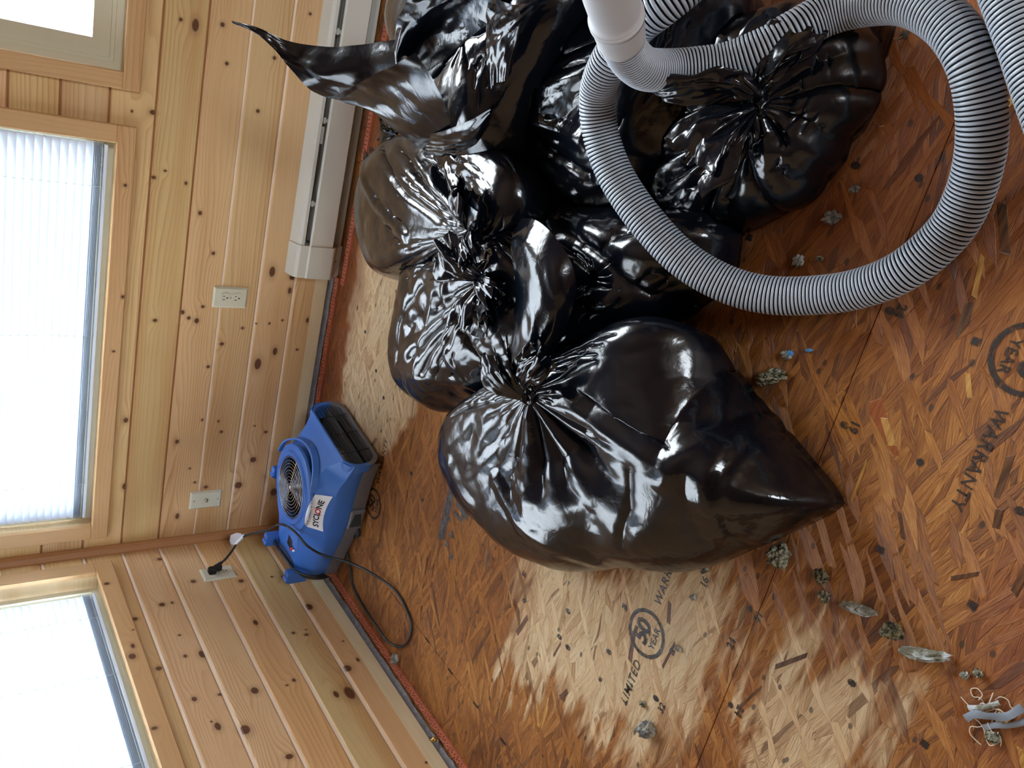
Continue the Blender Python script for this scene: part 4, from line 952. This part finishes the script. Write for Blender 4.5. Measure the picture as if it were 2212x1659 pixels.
def body_section(x, zlo, shrink=0., n=64):
    w_, h, fs = [np.interp(x, secs[:, 0], secs[:, i]) for i in (1, 2, 3)]
    w_ -= shrink
    ze = h*.70 if x < .15 else h*(.70+.1*(x-.15)/.06)
    prof = [(-w_+.004, zlo), (-w_, zlo+.012), (-w_, ze-.02), (-w_*.985, ze), (-w_*fs, h-.008), (-w_*fs*.93, h), (0, h+.001), (w_*fs*.93, h), (w_*fs, h-.008), (w_*.985, ze), (w_, ze-.02), (w_, zlo+.012), (w_-.004, zlo)]
    return prof
def loft(xs, zlo, shrink=0., caps=True):
    vs = []; fs = []; k = 13
    for x in xs:
        for y, z in body_section(x, zlo, shrink): vs.append((x, y, z))
    for i in range(len(xs)-1):
        for j in range(k-1): fs.append((i*k+j, i*k+j+1, (i+1)*k+j+1, (i+1)*k+j))
    if caps: fs.append(tuple(range(k))[::-1]); 
    return vs, fs, k
xs = list(np.interp(np.linspace(0, 1, 44), np.linspace(0, 1, 12), secs[:, 0]))
vs, fs, k = loft(xs, .062)
mb = MB(); mb.add(vs, fs)
# raised collar round the inlet
mb.lathe([(.148, .196), (.146, .204), (.140, .2065), (.126, .207), (.121, .213), (.108, .2135), (.104, .209), (.104, .175)], (0, 0, 0), 64)
o = mb.build('upper_shell', blue, FN)
def shade(o, ang=35):
    o.data.polygons.foreach_set('use_smooth', [True]*len(o.data.polygons))
    bm = bmesh.new(); bm.from_mesh(o.data)
    for e in bm.edges:
        if len(e.link_faces) == 2 and e.calc_face_angle(0) > math.radians(ang): e.smooth = False
    bm.to_mesh(o.data); bm.free()
# cut the inlet hole out of the shell top
bm = bmesh.new(); bm.from_mesh(o.data)
bmesh.ops.delete(bm, geom=[f for f in bm.faces if f.calc_center_median().z > .186 and math.hypot(f.calc_center_median().x, f.calc_center_median().y) < .112 and abs(f.normal.z) > .7], context='FACES')
bm.to_mesh(o.data); bm.free(); shade(o)
UP = o
mb = MB()   # half ring rib beyond the collar
for i in range(26):
    a0, a1 = math.radians(-58+i*5.2), math.radians(-58+(i+1)*5.2)
    q = []
    for a in (a0, a1):
        for r, z in ((.158, .196), (.158, .2085), (.164, .2085), (.166, .190)): q.append((r*math.cos(a), r*math.sin(a), z-max(0, r*math.cos(a)-.10)*.42))
    mb.add(q, [(0, 1, 5, 4), (1, 2, 6, 5), (2, 3, 7, 6)]+([(0, 3, 2, 1)] if i == 0 else [])+([(4, 5, 6, 7)] if i == 25 else []))
shade(mb.build('inlet_rib', blue, FN))
# seam ridge over the top, cleats, cord horns
for (x, y, w_, h, l) in ((-.315, .098, .028, .215, .045), (-.315, -.098, .028, .205, .045), (-.06, .160, .024, .215, .04)):
    mb = MB(); mb.prism([(x-l/2, .13), (x-l/2, h-.012), (x-l/2+.01, h), (x-.004, h-.004), (x, h-.014), (x+.006, h-.003), (x+l/2, h-.006), (x+l/2, .13)], 'y', 0, 1)
    n_ = 16; mb.v[-n_:] = [(v[0], y-w_/2+w_*v[1], v[2]) for v in mb.v[-n_:]]
    shade(mb.build('cord_cleat', blue, FN))
vs, fs, k = loft(xs, .010, .006)
mb = MB(); mb.add([(x, y, min(z, .0635)) for x, y, z in vs], fs); shade(mb.build('lower_shell', greyp, FN))
for (x, y) in ((-.29, -.09), (-.29, .09), (.15, -.14), (.15, .14), (-.10, -.150)):
    mb = MB(); mb.lathe([(0, 0), (.014, 0), (.018, .004), (.020, .016), (0, .016)], (x, y, .0), 20); mb.build('foot', rub, FN, True)
mb = MB(); mb.box((-.06, -.178, .014), (.02, -.1655, .066), ch=.004); mb.build('side_recess_panel', greyp, FN)
mb = MB(); mb.prism([(-.045, .020), (.005, .030), (.005, .052), (-.045, .062)], 'y', -.1815, -.1775); mb.build('side_strap', rub, FN)
# mouth: stadium frame, dark tunnel, wires
def stad(w_, z0, z1, n=12, r=.05):
    r = min(r, (z1-z0)/2-.001); out = []
    for cx, cz, a0 in ((w_-r, z1-r, 0), (-w_+r, z1-r, 90), (-w_+r, z0+r, 180), (w_-r, z0+r, 270)):
        for i in range(n+1):
            a = math.radians(a0+90*i/n); out.append((cx+r*math.cos(a), cz+r*math.sin(a)))
    return out
def ring_strip(mb, A, xa, B, xb, m=0):
    n = len(A); mb.add([(xa, y, z) for y, z in A]+[(xb, y, z) for y, z in B], [(i, (i+1) % n, n+(i+1) % n, n+i) for i in range(n)], m)
def lean(z): return 0
mb = MB()
o1 = stad(.184, .010, .130); i1 = stad(.170, .020, .119)
ring_strip(mb, stad(.181, .012, .128), .195, o1, .2235); ring_strip(mb, o1, .2235, i1, .2235)
ring_strip(mb, i1, .2235, stad(.166, .023, .116), .17)
mb.v = [(x-.16*(z-.01), y, z) for x, y, z in mb.v]
mb.m = [0]*len(mb.m)
o = mb.build('mouth_frame', [blue, greyp], FN); shade(o, 50)
o.data.polygons.foreach_set('material_index', [1 if p.center.z < .05 else 0 for p in o.data.polygons])
mb = MB(); ring_strip(mb, stad(.1695, .0205, .1185), .205, stad(.166, .023, .116), .140); q = stad(.166, .023, .116); mb.add([(.140, y, z) for y, z in q], [tuple(range(len(q)))]); mb.v = [(x-.16*(z-.01), y, z) for x, y, z in mb.v]
mb.build('mouth_tunnel', darkp, FN)
mb = MB()
mb.lathe([(0, .025), (.06, .025), (.075, .035), (.08, .06), (.075, .10), (0, .105)], (.075, -.03, 0), 32); mb.build('motor_drum', plain('worn_metal_drum', S(140, 136, 128), .35, Metallic=.7), FN, True)
mb = MB()
for i in range(8):
    z = .030+i*.0115; yw = .160 if 1 < i < 6 else .145
    mb.tube([(.2205-.16*(z-.01), -yw, z), (.2205-.16*(z-.01), yw, z)], .0011, 6)
for y in (-.1, 0, .1): mb.tube([(.2215-.16*.012, y, .021), (.2215-.16*.109, y, .118)], .0015, 6)
mb.build('mouth_guard_wires', wireb, FN)
# inlet grille: concentric wire rings on two crossing bars
G_ = mb = MB()
for i in range(9):
    r = .014+i*.0110; n = 48
    z = .2105+.004*math.cos(r/.105*PI/2)
    pts = [(r*math.cos(2*PI*j/n), r*math.sin(2*PI*j/n), z) for j in range(n)]
    vs_, fs_ = tube_geo(pts+pts[:1], .0015, 6, False); mb.add(vs_, fs_)
gr = mb.build('inlet_grille', wire, FN, True)
mb = MB()
for a in (0, PI/2):
    mb.tube([(r*math.cos(a), r*math.sin(a), .2095+.004*math.cos(abs(r)/.108*PI/2)) for r in np.linspace(-.108, .108, 13)], .0021, 6)
mb.lathe([(0, .2165), (.008, .2155), (.009, .212)], (0, 0, 0), 20); mb.build('grille_bars', wire, gr, True)
mb = MB(); mb.lathe([(.104, .17), (.104, .12), (0, .12)], (0, 0, 0), 40); mb.build('inlet_well', darkp, FN, True)
mb = MB()
for i in range(24):
    a = 2*PI*i/24; c, s = math.cos(a), math.sin(a); c2, s2 = math.cos(a+.16), math.sin(a+.16)
    mb.add([(.055*c, .055*s, .19), (.098*c2, .098*s2, .19), (.098*c2, .098*s2, .125), (.055*c, .055*s, .125)], [(0, 1, 2, 3)])
mb.lathe([(0, .185), (.05, .18), (.055, .13)], (0, 0, 0), 24); mb.build('impeller', plain('impeller_grey', S(36, 38, 42), .5), FN)
# switch block and little lamps at the back
mb = MB(); mb.box((-.235, -.05, .176), (-.195, -.015, .184), ch=.002); mb.build('switch_plate', darkp, FN)
mb = MB(); mb.lathe([(0, .1905), (.005, .190), (.0062, .183)], (-.222, -.062, 0), 14); o = mb.build('power_button', plain('red_button', S(222, 60, 66), .35), FN, True)
mb = MB(); mb.lathe([(0, .1895), (.003, .189), (.0038, .183)], (-.216, -.078, 0), 12); mb.build('indicator', plain('white_cap', S(235, 235, 230), .3), FN, True)
# label: a curved white sticker with the maker's word on the shell's slope
bpy.context.view_layer.update()
dg = bpy.context.evaluated_depsgraph_get(); bvh = BVHTree.FromObject(UP, dg)   # local coordinates of the shell
white = plain('white_sticker', S(232, 236, 240), .3); ink = plain('black_print', S(14, 14, 16), .4); redi = plain('red_print', S(200, 36, 44), .4)
LC = Vector((.006, -.1460, .172)); LU = Vector((1, 0, 0)); LV = Vector((0, .60, .80)); LN = Vector((0, -.80, .60))
def on_shell(u, v, lift):
    p = LC+LU*u+LV*v
    hit = bvh.ray_cast(p+LN*.15, -LN)
    if hit[0] is None or (hit[0]-p).length > .05: return p+LN*lift
    return hit[0]+LN*lift
def outline_sticker():
    P = []; nu, nv = 40, 14; vs = []
    for i in range(nu+1):
        for j in range(nv+1):
            s, t_ = i/nu, j/nv
            u = (s-.5)*.138-(.007*(t_-.5))*(2*s-1)-.006*(t_-.5)
            v = -.028+.056*t_-.011*(2*s-1)**2*1.0+.005
            vs.append(tuple(on_shell(u, v, .0010)))
    fs = [(i*(nv+1)+j, (i+1)*(nv+1)+j, (i+1)*(nv+1)+j+1, i*(nv+1)+j+1) for i in range(nu) for j in range(nv)]
    return mesh('name_sticker', vs, fs, white, FN, True)
stk = outline_sticker()
def text_mesh(s, size, bold=0., align='CENTER', shear=0., space=1.):
    cu = bpy.data.curves.new('lettering', 'FONT'); cu.body = s; cu.size = size; cu.align_x = align; cu.align_y = 'CENTER'; cu.offset = bold; cu.shear = shear; cu.space_character = space; cu.resolution_u = 3
    o = bpy.data.objects.new('lettering_tmp', cu); C.objects.link(o); bpy.context.view_layer.update()
    me = bpy.data.meshes.new_from_object(o.evaluated_get(bpy.context.evaluated_depsgraph_get()))
    bpy.data.objects.remove(o, do_unlink=True); return me
def map_mesh(me, fn, name, mat, parent, cuts=True):
    bm = bmesh.new(); bm.from_mesh(me); bmesh.ops.triangulate(bm, faces=bm.faces)
    if cuts: bmesh.ops.subdivide_edges(bm, edges=[e for e in bm.edges if e.calc_length() > .006], cuts=2)
    for v in bm.verts: v.co = fn(v.co)
    bm.to_mesh(me); bm.free(); me.materials.clear()
    return link(name, me, mat, parent)
curve = lambda u: -.008*(2*u/.128)**2
def letters(s, u0, size, mat, nm):
    me = text_mesh(s, size, size*.032, 'CENTER', .0)
    map_mesh(me, lambda c: on_shell(c.x+u0, c.y-.001+curve(c.x+u0), .0018), nm, mat, stk)
letters('SYCL', -.0275, .0262, ink, 'lettering'); letters('NE', .0335, .0262, ink, 'lettering')
mb = MB(); vs = []; n = 28          # the red whirl that stands for the letter O
for i in range(n):
    a = 2*PI*i/n
    for r in (.0068, .0118): vs.append((r*math.cos(a), r*math.sin(a), 0))
mb.add(vs, [(2*i, 2*((i+1) % n), 2*((i+1) % n)+1, 2*i+1) for i in range(n)])
for sg in (1, -1): mb.add([(sg*.0110, 0, 0), (sg*.008, sg*.0088, 0), (sg*.0145, sg*.021, 0), (sg*.0122, sg*.006, 0)], [(0, 1, 2, 3)])
me = bpy.data.meshes.new('whirl'); me.from_pydata(mb.v, [], mb.f); map_mesh(me, lambda c: on_shell(c.x*.82+.0065, c.y*.82-.001, .0018), 'whirl_emblem', redi, stk, False)
# power cord: plug, tag, loop over the housing, loose loop on the floor; belongs to the air mover
cordm_ = plain('black_green_cord', S(34, 40, 44), .42)
def wld(o): o.matrix_parent_inverse = FN.matrix_basis.inverted(); return o
bpy.context.view_layer.update()
a1 = [(.030, -.222, .372), (.050, -.215, .340), (.07, -.19, .308), (.086, -.178, .292), (.105, -.178, .280), (.135, -.205, .262), (.175, -.255, .245), (.215, -.305, .232)]
path = a1+[tuple(p) for p in CORD_LOOP[::-1]]
mb = MB(); P_ = spline(path, .01); mb.tube(P_, .0042, 8); wld(mb.build('power_cord', cordm_, FN, True))
mb = MB()
mb.box((.006, -.238, .372), (.030, -.212, .398), ch=.004); mb.box((.012, -.232, .352), (.036, -.214, .380), ch=.004); mb.tube([(.030, -.222, .372), (.042, -.218, .352)], [.008, .0055], 10)
wld(mb.build('plug', plain('black_plug_rubber', S(16, 17, 20), .5), FN))
q0, q1 = np.array((.086, -.178, .292)), np.array((.112, -.182, .276))
mb = MB(); mb.tube([tuple(q0-(q1-q0)*.35), tuple(q1+(q1-q0)*.35)], .0062, 12); tg = wld(mb.build('cord_tag', plain('tag_white', S(232, 232, 236), .4), FN, True))
mb = MB(); vs = [(0, 0), (.046, 0), (.050, .010), (.044, .024), (.024, .034), (.004, .022), (-.004, .010)]
d_ = (q1-q0)/np.linalg.norm(q1-q0); up_ = np.array((.25, .25, .93)); up_ -= d_*(up_@d_); up_ /= np.linalg.norm(up_); nn = np.cross(d_, up_)
V = [tuple(q0-d_*.010+d_*a+up_*(b+.004)+nn*s) for s in (-.0006, .0006) for a, b in vs]
k = len(vs); mb.add(V, [tuple(range(k)), tuple(range(k, 2*k))[::-1]]+[(i, (i+1) % k, k+(i+1) % k, k+i) for i in range(k)])
mb.build('tag_leaf', plain('tag_leaf_white', S(222, 220, 222), .35), tg)
# wraps of spare cord round the back of the housing (three turns)
for kx in range(3):
    dz = .008*kx; dx = -.008*kx
    wv = [(-.300+dx, .12, .150-dz), (-.312+dx, .085, .178-dz*.6), (-.300+dx, .04, .190-dz), (-.285+dx, 0, .194-dz), (-.280+dx, -.05, .190-dz), (-.285+dx, -.095, .178-dz), (-.29+dx, -.125, .150-dz), (-.295+dx, -.135, .11-dz), (-.31+dx, -.12, .07-dz)]
    mb = MB(); mb.tube(spline(wv, .01), .0042, 8); mb.build('wrapped_cord', cordm_, FN, True)
# ---------------------------------------------------------------- ink printed on the boards
def ink_mat():
    t = NT('worn_black_ink'); P = t.pos()
    n = t.noise(t.scale(P, (1, 1.8, 1)), 55, 3, .7)
    a = t.mr(n, .34, .52, .35, .93)
    p = t.n('BsdfPrincipled', {'Base Color': (*S(44, 36, 32), 1), 'Roughness': .5}); tr = t.n('BsdfTransparent')
    m = t.n('MixShader', {0: a, 1: tr.outputs[0], 2: p.outputs[0]}); t.n('OutputMaterial', {0: m.outputs[0]}); return t.m
INK = ink_mat()
def flat_text(s, x, y, size, rot, name, shear=0., bold=0., space=1., sx=1.):
    me = text_mesh(s, size, bold, 'CENTER', shear, space); o = link(name, me, INK, fl); me.materials.clear(); me.materials.append(INK)
    o.location = (x, y, .0010); o.rotation_euler = (0, 0, rot); o.scale = (sx, 1, 1); return o
def flat_ring(x, y, r0, r1, name):
    mb = MB(); n = 56; vs = []
    for i in range(n):
        a = 2*PI*i/n
        for r in (r0, r1): vs.append((x+r*math.cos(a), y+r*math.sin(a), .0009))
    mb.add(vs, [(2*i, 2*i+1, 2*((i+1) % n)+1, 2*((i+1) % n)) for i in range(n)]); return mb.build(name, INK, fl)
def stamp(x, y, rot, left=True, warranty=True):
    c, s = math.cos(rot), math.sin(rot); T_ = lambda u, v: (x+u*c-v*s, y+u*s+v*c)
    flat_ring(x, y, .0445, .0530, 'ink_ring')
    flat_text('50', *T_(-.001, .010), .056, rot, 'ink_lettering', 0, .0022, .92)
    flat_text('YEAR', *T_(.004, -.0245), .0215, rot, 'ink_lettering', 0, .0005, 1.05)
    if left: flat_text('LIMITED', *T_(-.128, -.004), .028, rot, 'ink_lettering', .12, .0004, 1.15)
    if warranty: flat_text('WARRANTY', *T_(.158, -.003), .0275, rot, 'ink_lettering', .12, .0004, 1.12)
stamp(.832, -1.755, 0)
stamp(1.648, -2.205, PI)
stamp(.444, -.565, 0, False)
flat_text('Tech', .760, -1.035, .094, PI, 'ink_lettering', .15, .003, .95)
def ink_poly(pts, name='ink_mark'):
    return mesh(name, [(a, b, .0009) for a, b in pts], [tuple(range(len(pts)))], INK, fl)
ink_poly([(.555, -.955), (.93, -.953), (.93, -.983), (.575, -.988)], 'ink_bar')
ink_poly([(.560, -.998), (.590, -1.004), (.565, -1.020)]); ink_poly([(.600, -1.008), (.625, -1.016), (.605, -1.034)]); ink_poly([(.540, -1.035), (.556, -1.030), (.558, -1.048), (.544, -1.050)])
mb = MB()
def dia(x, y, r, k=4, rot=0., e=1.):
    mb.add([(x+r*math.cos(2*PI*i/k+rot), y+e*r*math.sin(2*PI*i/k+rot), .0009) for i in range(k)], [tuple(range(k))])
for x, y in ((.845, -1.678), (.843, -1.829), (.702, -1.347), (.839, -1.523), (.846, -1.374), (1.646, -2.131), (1.285, -2.127), (1.289, -2.28), (1.048, -2.308), (2.041, -1.843), (1.673, -1.683), (.86, -1.22)): dia(x, y, .0085, 4, PI/4, 1.1)
for x, y in ((.641, -1.374), (.72, -1.526), (.721, -1.677), (.643, -1.523), (.639, -1.558), (.645, -1.678), (.723, -1.831), (1.642, -1.99), (1.441, -1.991), (1.445, -2.128), (1.45, -2.281), (1.053, -2.173), (1.839, -1.841), (1.844, -1.953), (1.043, -1.955), (1.042, -1.832), (.845, -1.99), (.74, -1.22), (.62, -.84), (.645, -.99), (.74, -.99), (.66, -.75), (.95, -.30), (.86, -.42), (1.0, -.55), (.80, -.50)): dia(x, y, .0065, 9, rng.uniform(0, 3), rng.uniform(.8, 1.5))
o = mb.build('ink_dots', INK, fl); o['kind'] = 'stuff'
for s_, x, y, r_ in (('24', 1.648, -2.006, PI), ('19', 1.446, -2.008, PI), ('16', 1.04, -1.975, PI), ('24', .848, -2.010, PI), ('16', 1.025, -1.845, 0), ('32', .716, -1.852, 0), ('24', .955, -1.945, 0)): flat_text(s_, x, y, .022, r_, 'ink_number', 0, .0008)

# ---------------------------------------------------------------- bits left on the floor
def fluff_mat(name, hi, lo, sc=60):
    t = NT(name); P = t.pos(); n = t.noise(P, sc, 4, .7)
    return t.out(t.mix(t.mr(n, .42, .58), lo, hi), .75, t.bump(t.noise(P, 220, 3, .8), 1., .003), **{'Specular IOR Level': .6})
F_W = fluff_mat('pale_insulation', S(206, 212, 214), S(130, 128, 108), 24); F_G = fluff_mat('grey_green_clump', S(168, 168, 146), S(58, 54, 34), 90); F_F = fluff_mat('grey_fluff', S(170, 168, 156), S(96, 96, 98), 50)
F_D = fluff_mat('dark_clump', S(140, 132, 96), S(34, 32, 22), 110)
def clump(name, label, cat, x, y, L, Wd, H, rot, m, seed, group=None):
    R = np.random.default_rng(seed); bm = bmesh.new(); bmesh.ops.create_icosphere(bm, subdivisions=4, radius=1)
    V = np.array([v.co[:] for v in bm.verts]); q = R.uniform(2, 7, (6, 3)); ph = R.uniform(0, 6, 6); h = sum(np.sin(V@q[i]*1.2+ph[i])/(1.5+i*.4) for i in range(6))
    jag = R.normal(0, .07, len(V)); r = 1+.16*h+jag
    for v, rr, p in zip(bm.verts, r, V):
        c = p*rr; z = max(c[2]*H, -H*.55)+H*.55; v.co = (c[0]*L, c[1]*Wd+.15*Wd*math.sin(c[0]*3+ph[0]), z)
    me = bpy.data.meshes.new(name); bm.to_mesh(me); bm.free(); o = link(name, me, m); o.location = (x, y, .0008); o.rotation_euler = (0, 0, rot)
    return tag(o, label, cat, group)
CL = [
 ('debris_flake', 'long pale flake of debris, second of the two along the board edge', 'debris', 1.179, -2.253, .036, .009, .013, -1.05, F_W),
 ('debris_flake', 'shorter pale flake of debris beyond the bag tip, with a dark shadow side', 'debris', 1.178, -2.138, .028, .0075, .012, -1.2, F_W),
 ('debris_clump', 'dark knobbly debris clump lying between the two pale flakes', 'debris', 1.180, -2.197, .013, .016, .012, .3, F_D),
 ('debris_clump', 'dark round crumb of debris next to the bag, before the pale flakes', 'debris', 1.186, -2.057, .012, .012, .010, .5, F_D),
 ('debris_clump', 'small pale and dark crumb beside the dark round crumb', 'debris', 1.157, -2.075, .010, .009, .008, 1, F_G),
 ('fluff_ball', 'round ball of grey fluff on the pale patch of floor', 'fluff', .651, -1.841, .018, .018, .017, 0, F_F),
 ('debris_clump', 'grey-green clump sticking out under the pointed bag', 'debris', 1.176, -1.975, .020, .017, .022, .4, F_G),
 ('debris_flake', 'grey flaky strip lying against the far side of the pointed bag', 'debris', 1.458, -1.832, .028, .012, .016, -.95, F_G),
 ('debris_clump', 'brown-grey clump in the space inside the hose loop', 'debris', 1.751, -1.836, .011, .015, .011, .3, F_F),
 ('debris_clump', 'speckled shiny clump inside the hose loop near the hose', 'debris', 1.665, -1.802, .010, .010, .009, .5, F_W),
 ('debris_clump', 'tiny speckled crumb beside the speckled shiny clump', 'debris', 1.681, -1.839, .005, .006, .005, .2, F_G),
 ('debris_clump', 'white and grey scrap lying on the red tack strip', 'debris', .066, -.890, .016, .010, .014, .7, F_W),
 ('debris_clump', 'small two-toned crumb near the edge of the pointed bag', 'debris', 1.052, -1.835, .007, .009, .007, .1, F_G),
 ('debris_clump', 'little pale crumb on the stained floor between bag and round stamp', 'debris', .982, -1.834, .006, .006, .006, .4, F_W),
 ('debris_clump', 'white chip next to a printed diamond by the round stamp', 'debris', .862, -1.842, .006, .006, .005, .2, F_W),
 ('debris_clump', 'small yellowish crumb near the end of the printed word', 'debris', .688, -1.807, .007, .006, .006, .9, F_G),
 ('debris_clump', 'brown crumb on the floor close by the knotted star bag', 'debris', 1.804, -1.856, .006, .008, .006, .3, F_F),
 ('debris_clump', 'small pale crumb beside the tangled scrap', 'debris', 1.188, -2.314, .005, .006, .005, .4, F_W),
 ('debris_clump', 'small round tan crumb near the tangled scrap', 'debris', 1.203, -2.328, .006, .006, .006, .4, F_G),
]
for i, c in enumerate(CL): clump(*c, seed=100+i)
bluem = plain('blue_scrap', S(92, 160, 222), .35, .3, 200)
sc_ = clump('paper_scrap', 'crumpled white and blue scrap inside the floor area by the pointed bag', 'scrap', 1.506, -1.844, .007, .010, .007, .2, F_W, 300)
b_ = clump('blue_corner', None, None, 0, 0, .005, .006, .006, .5, bluem, 301); b_.parent = sc_; b_.location = (.004, -.007, 0)
clump('blue_scrap', 'tiny blue scrap of plastic beside the white and blue scrap', 'scrap', 1.530, -1.881, .003, .007, .003, .5, bluem, 302)
brass = plain('brass', S(196, 160, 92), .3, Metallic=.85)
mb = MB(); mb.lathe([(0, .016), (.004, .016), (.0045, .010), (.008, .009), (.009, .003), (.007, 0), (0, 0)], (0, 0, 0), 18); o = mb.build('brass_fitting', brass, None, True); o.location = (.012, -1.185, .012); tag(o, 'small brass fitting standing in the gap at the foot of the side wall', 'fitting')
# staples standing out of the boards
stm = plain('bright_staple_wire', S(200, 200, 196), .25, Metallic=.9)
for i, (x, y, a, lb) in enumerate(((2.045, -1.868, .4, 'bent bright staple inside the hose loop near the dark board stain'), (2.036, -1.838, 1.9, 'bright staple lying on a printed black square inside the hose loop'), (1.907, -1.862, 1.7, 'single bright staple lying near the edge of the knotted star bag'), (1.60, -1.865, .8, 'thin bright staple on the floor under the outside of the hose loop'))):
    mb = MB(); mb.tube([(-.006, 0, .001), (-.006, .001, .006), (0, .003, .0065), (.006, .001, .006), (.006, 0, .001)], .0006, 5); o = mb.build('staple', stm); o.location = (x, y, .0012); o.rotation_euler = (0, 0, a); tag(o, lb, 'staple')
# tangled scrap: foil strips, yellow core, pale threads
tn = empty('tangled_scrap', (1.169, -2.374, 0), -.7, label='tangled scrap of foil strips and pale threads on the wet floor', cat='debris')
R_ = np.random.default_rng(5)
def strip(pts, w_, m, name, par):
    P = spline(pts, .003); vs = []; fs = []
    for i, p in enumerate(P):
        t_ = P[min(i+1, len(P)-1)]-P[max(i-1, 0)]; s_ = np.cross(t_, (0, 0, 1)); s_ /= np.linalg.norm(s_)+1e-9
        tw = math.sin(i*.35)*.5; n_ = np.array((0, 0, 1.))
        for k in (-1, 0, 1): vs.append(p+s_*k*w_*math.cos(tw)+n_*k*w_*math.sin(tw)*.5+n_*(.0015*(k == 0)))
    for i in range(len(P)-1):
        for j in range(2): fs.append((i*3+j, (i+1)*3+j, (i+1)*3+j+1, i*3+j+1))
    return mesh(name, vs, fs, m, par, True)
foil = plain('dull_foil', S(128, 138, 150), .45, .8, 90, .25)
strip([(-.05, 0, .006), (-.03, .005, .012), (-.01, 0, .014), (.015, -.004, .013), (.04, .004, .008)], .006, foil, 'foil_strip', tn)
strip([(-.03, -.016, .004), (-.01, -.014, .008), (.015, -.017, .009), (.05, -.012, .006)], .0045, foil, 'foil_strip', tn)
strip([(-.04, .014, .005), (-.015, .012, .009), (.01, .014, .007)], .004, F_W, 'foil_strip', tn)
for k in range(7):
    a = R_.uniform(0, 6); p = np.array((R_.uniform(-.04, .02), R_.uniform(-.02, .02), .005)); pts = []
    for i in range(9): a += R_.uniform(-1.6, 1.6); p = p+np.array((math.cos(a), math.sin(a), R_.uniform(-.15, .15)))*.010; p[2] = min(max(p[2], .002), .02); pts.append(tuple(p))
    mb = MB(); mb.tube(spline(pts, .002), .0008, 5); mb.build('thread', plain('pale_thread', S(226, 214, 196), .8) if k == 0 else bpy.data.materials['pale_thread'], tn, True)
y_ = clump('yellow_core', None, None, .005, -.006, .008, .006, .008, 0, plain('yellow_foam', S(218, 176, 96), .7, .5, 100), 310); y_.parent = tn
y_ = clump('grey_bead', None, None, -.022, -.03, .009, .008, .008, 0, F_G, 311); y_.parent = tn
# single wood strands of a clearly different colour in the boards, and a smear of old glue
SZ = [.00030]
def strand(name, pts, m):
    SZ[0] += .000005
    pts = list(pts); n = len(pts); c = np.mean(pts, 0)
    vs = [(*p, -.0002) for p in pts]+[(*(c+(np.array(p)-c)*.93), SZ[0]) for p in pts]
    a = sum(pts[i][0]*pts[(i+1) % n][1]-pts[(i+1) % n][0]*pts[i][1] for i in range(n))
    fs = [tuple(range(n, 2*n))]+[(i, (i+1) % n, n+(i+1) % n, n+i) for i in range(n)]
    if a < 0: fs = [f[::-1] for f in fs]
    return mesh(name, vs, fs, m, fl)
def strand_mat(name, c0, c1, rough=.35):
    t = NT(name); P = t.pos(); f = t.noise(t.scale(P, (14, 120, 1)), 1, 3, .7)
    return t.out(t.mix(t.mr(f, .35, .65), c0, c1), rough, t.bump(f, .5, .0015))
DS = strand_mat('dark_strand_wood', S(64, 42, 28), S(112, 76, 50)); GS = strand_mat('glue_smear', S(136, 76, 44), S(158, 94, 58), .22); LS = strand_mat('light_strand_wood', S(150, 104, 46), S(196, 150, 84)); ST = strand_mat('dark_wet_strand', S(44, 28, 20), S(76, 48, 32), .2)
strand('glue_smear', [(1.512, -2.031), (1.495, -2.014), (1.478, -2.022), (1.434, -2.086), (1.437, -2.098), (1.476, -2.060)], GS)
for p in ([(1.521, -2.244), (1.45, -2.251), (1.449, -2.242), (1.512, -2.233)], [(1.441, -2.262), (1.411, -2.269), (1.408, -2.258), (1.436, -2.251)], [(1.692, -2.094), (1.699, -2.105), (1.666, -2.112), (1.637, -2.103), (1.646, -2.097)], [(1.55, -1.935), (1.505, -1.941), (1.506, -1.936), (1.539, -1.931)]): strand('dark_strand', p, DS)
strand('dark_strand', [(2.078, -1.765), (2.071, -1.822), (2.009, -1.829), (1.985, -1.82), (2.0, -1.775)], ST)
for i in range(70):    # more strands scattered over the nearer boards
    x, y = rng.uniform(.35, 2.0), rng.uniform(-2.5, -1.1); L_, W_ = rng.uniform(.02, .045), rng.uniform(.003, .008); a = rng.normal(0, .45)
    if abs(y+1.972) < .03 or abs(x-.24) < .05: continue
    q = [(-L_, -W_*.7), (L_*.8, -W_), (L_, W_*.5), (-L_*.85, W_)]
    strand('strand', [(x+u*math.cos(a)-v_*math.sin(a), y+u*math.sin(a)+v_*math.cos(a)) for u, v_ in q], (DS, LS, LS, DS)[i % 4])
for (x, y) in ((.240, -1.02), (.238, -1.16), (.238, -1.30), (.237, -1.44)):    # staples driven along the seam
    mb = MB(); mb.box((x-.003, y-.012, -.001), (x+.003, y+.012, .0008)); o = mb.build('seam_staple_hole', INK, fl)
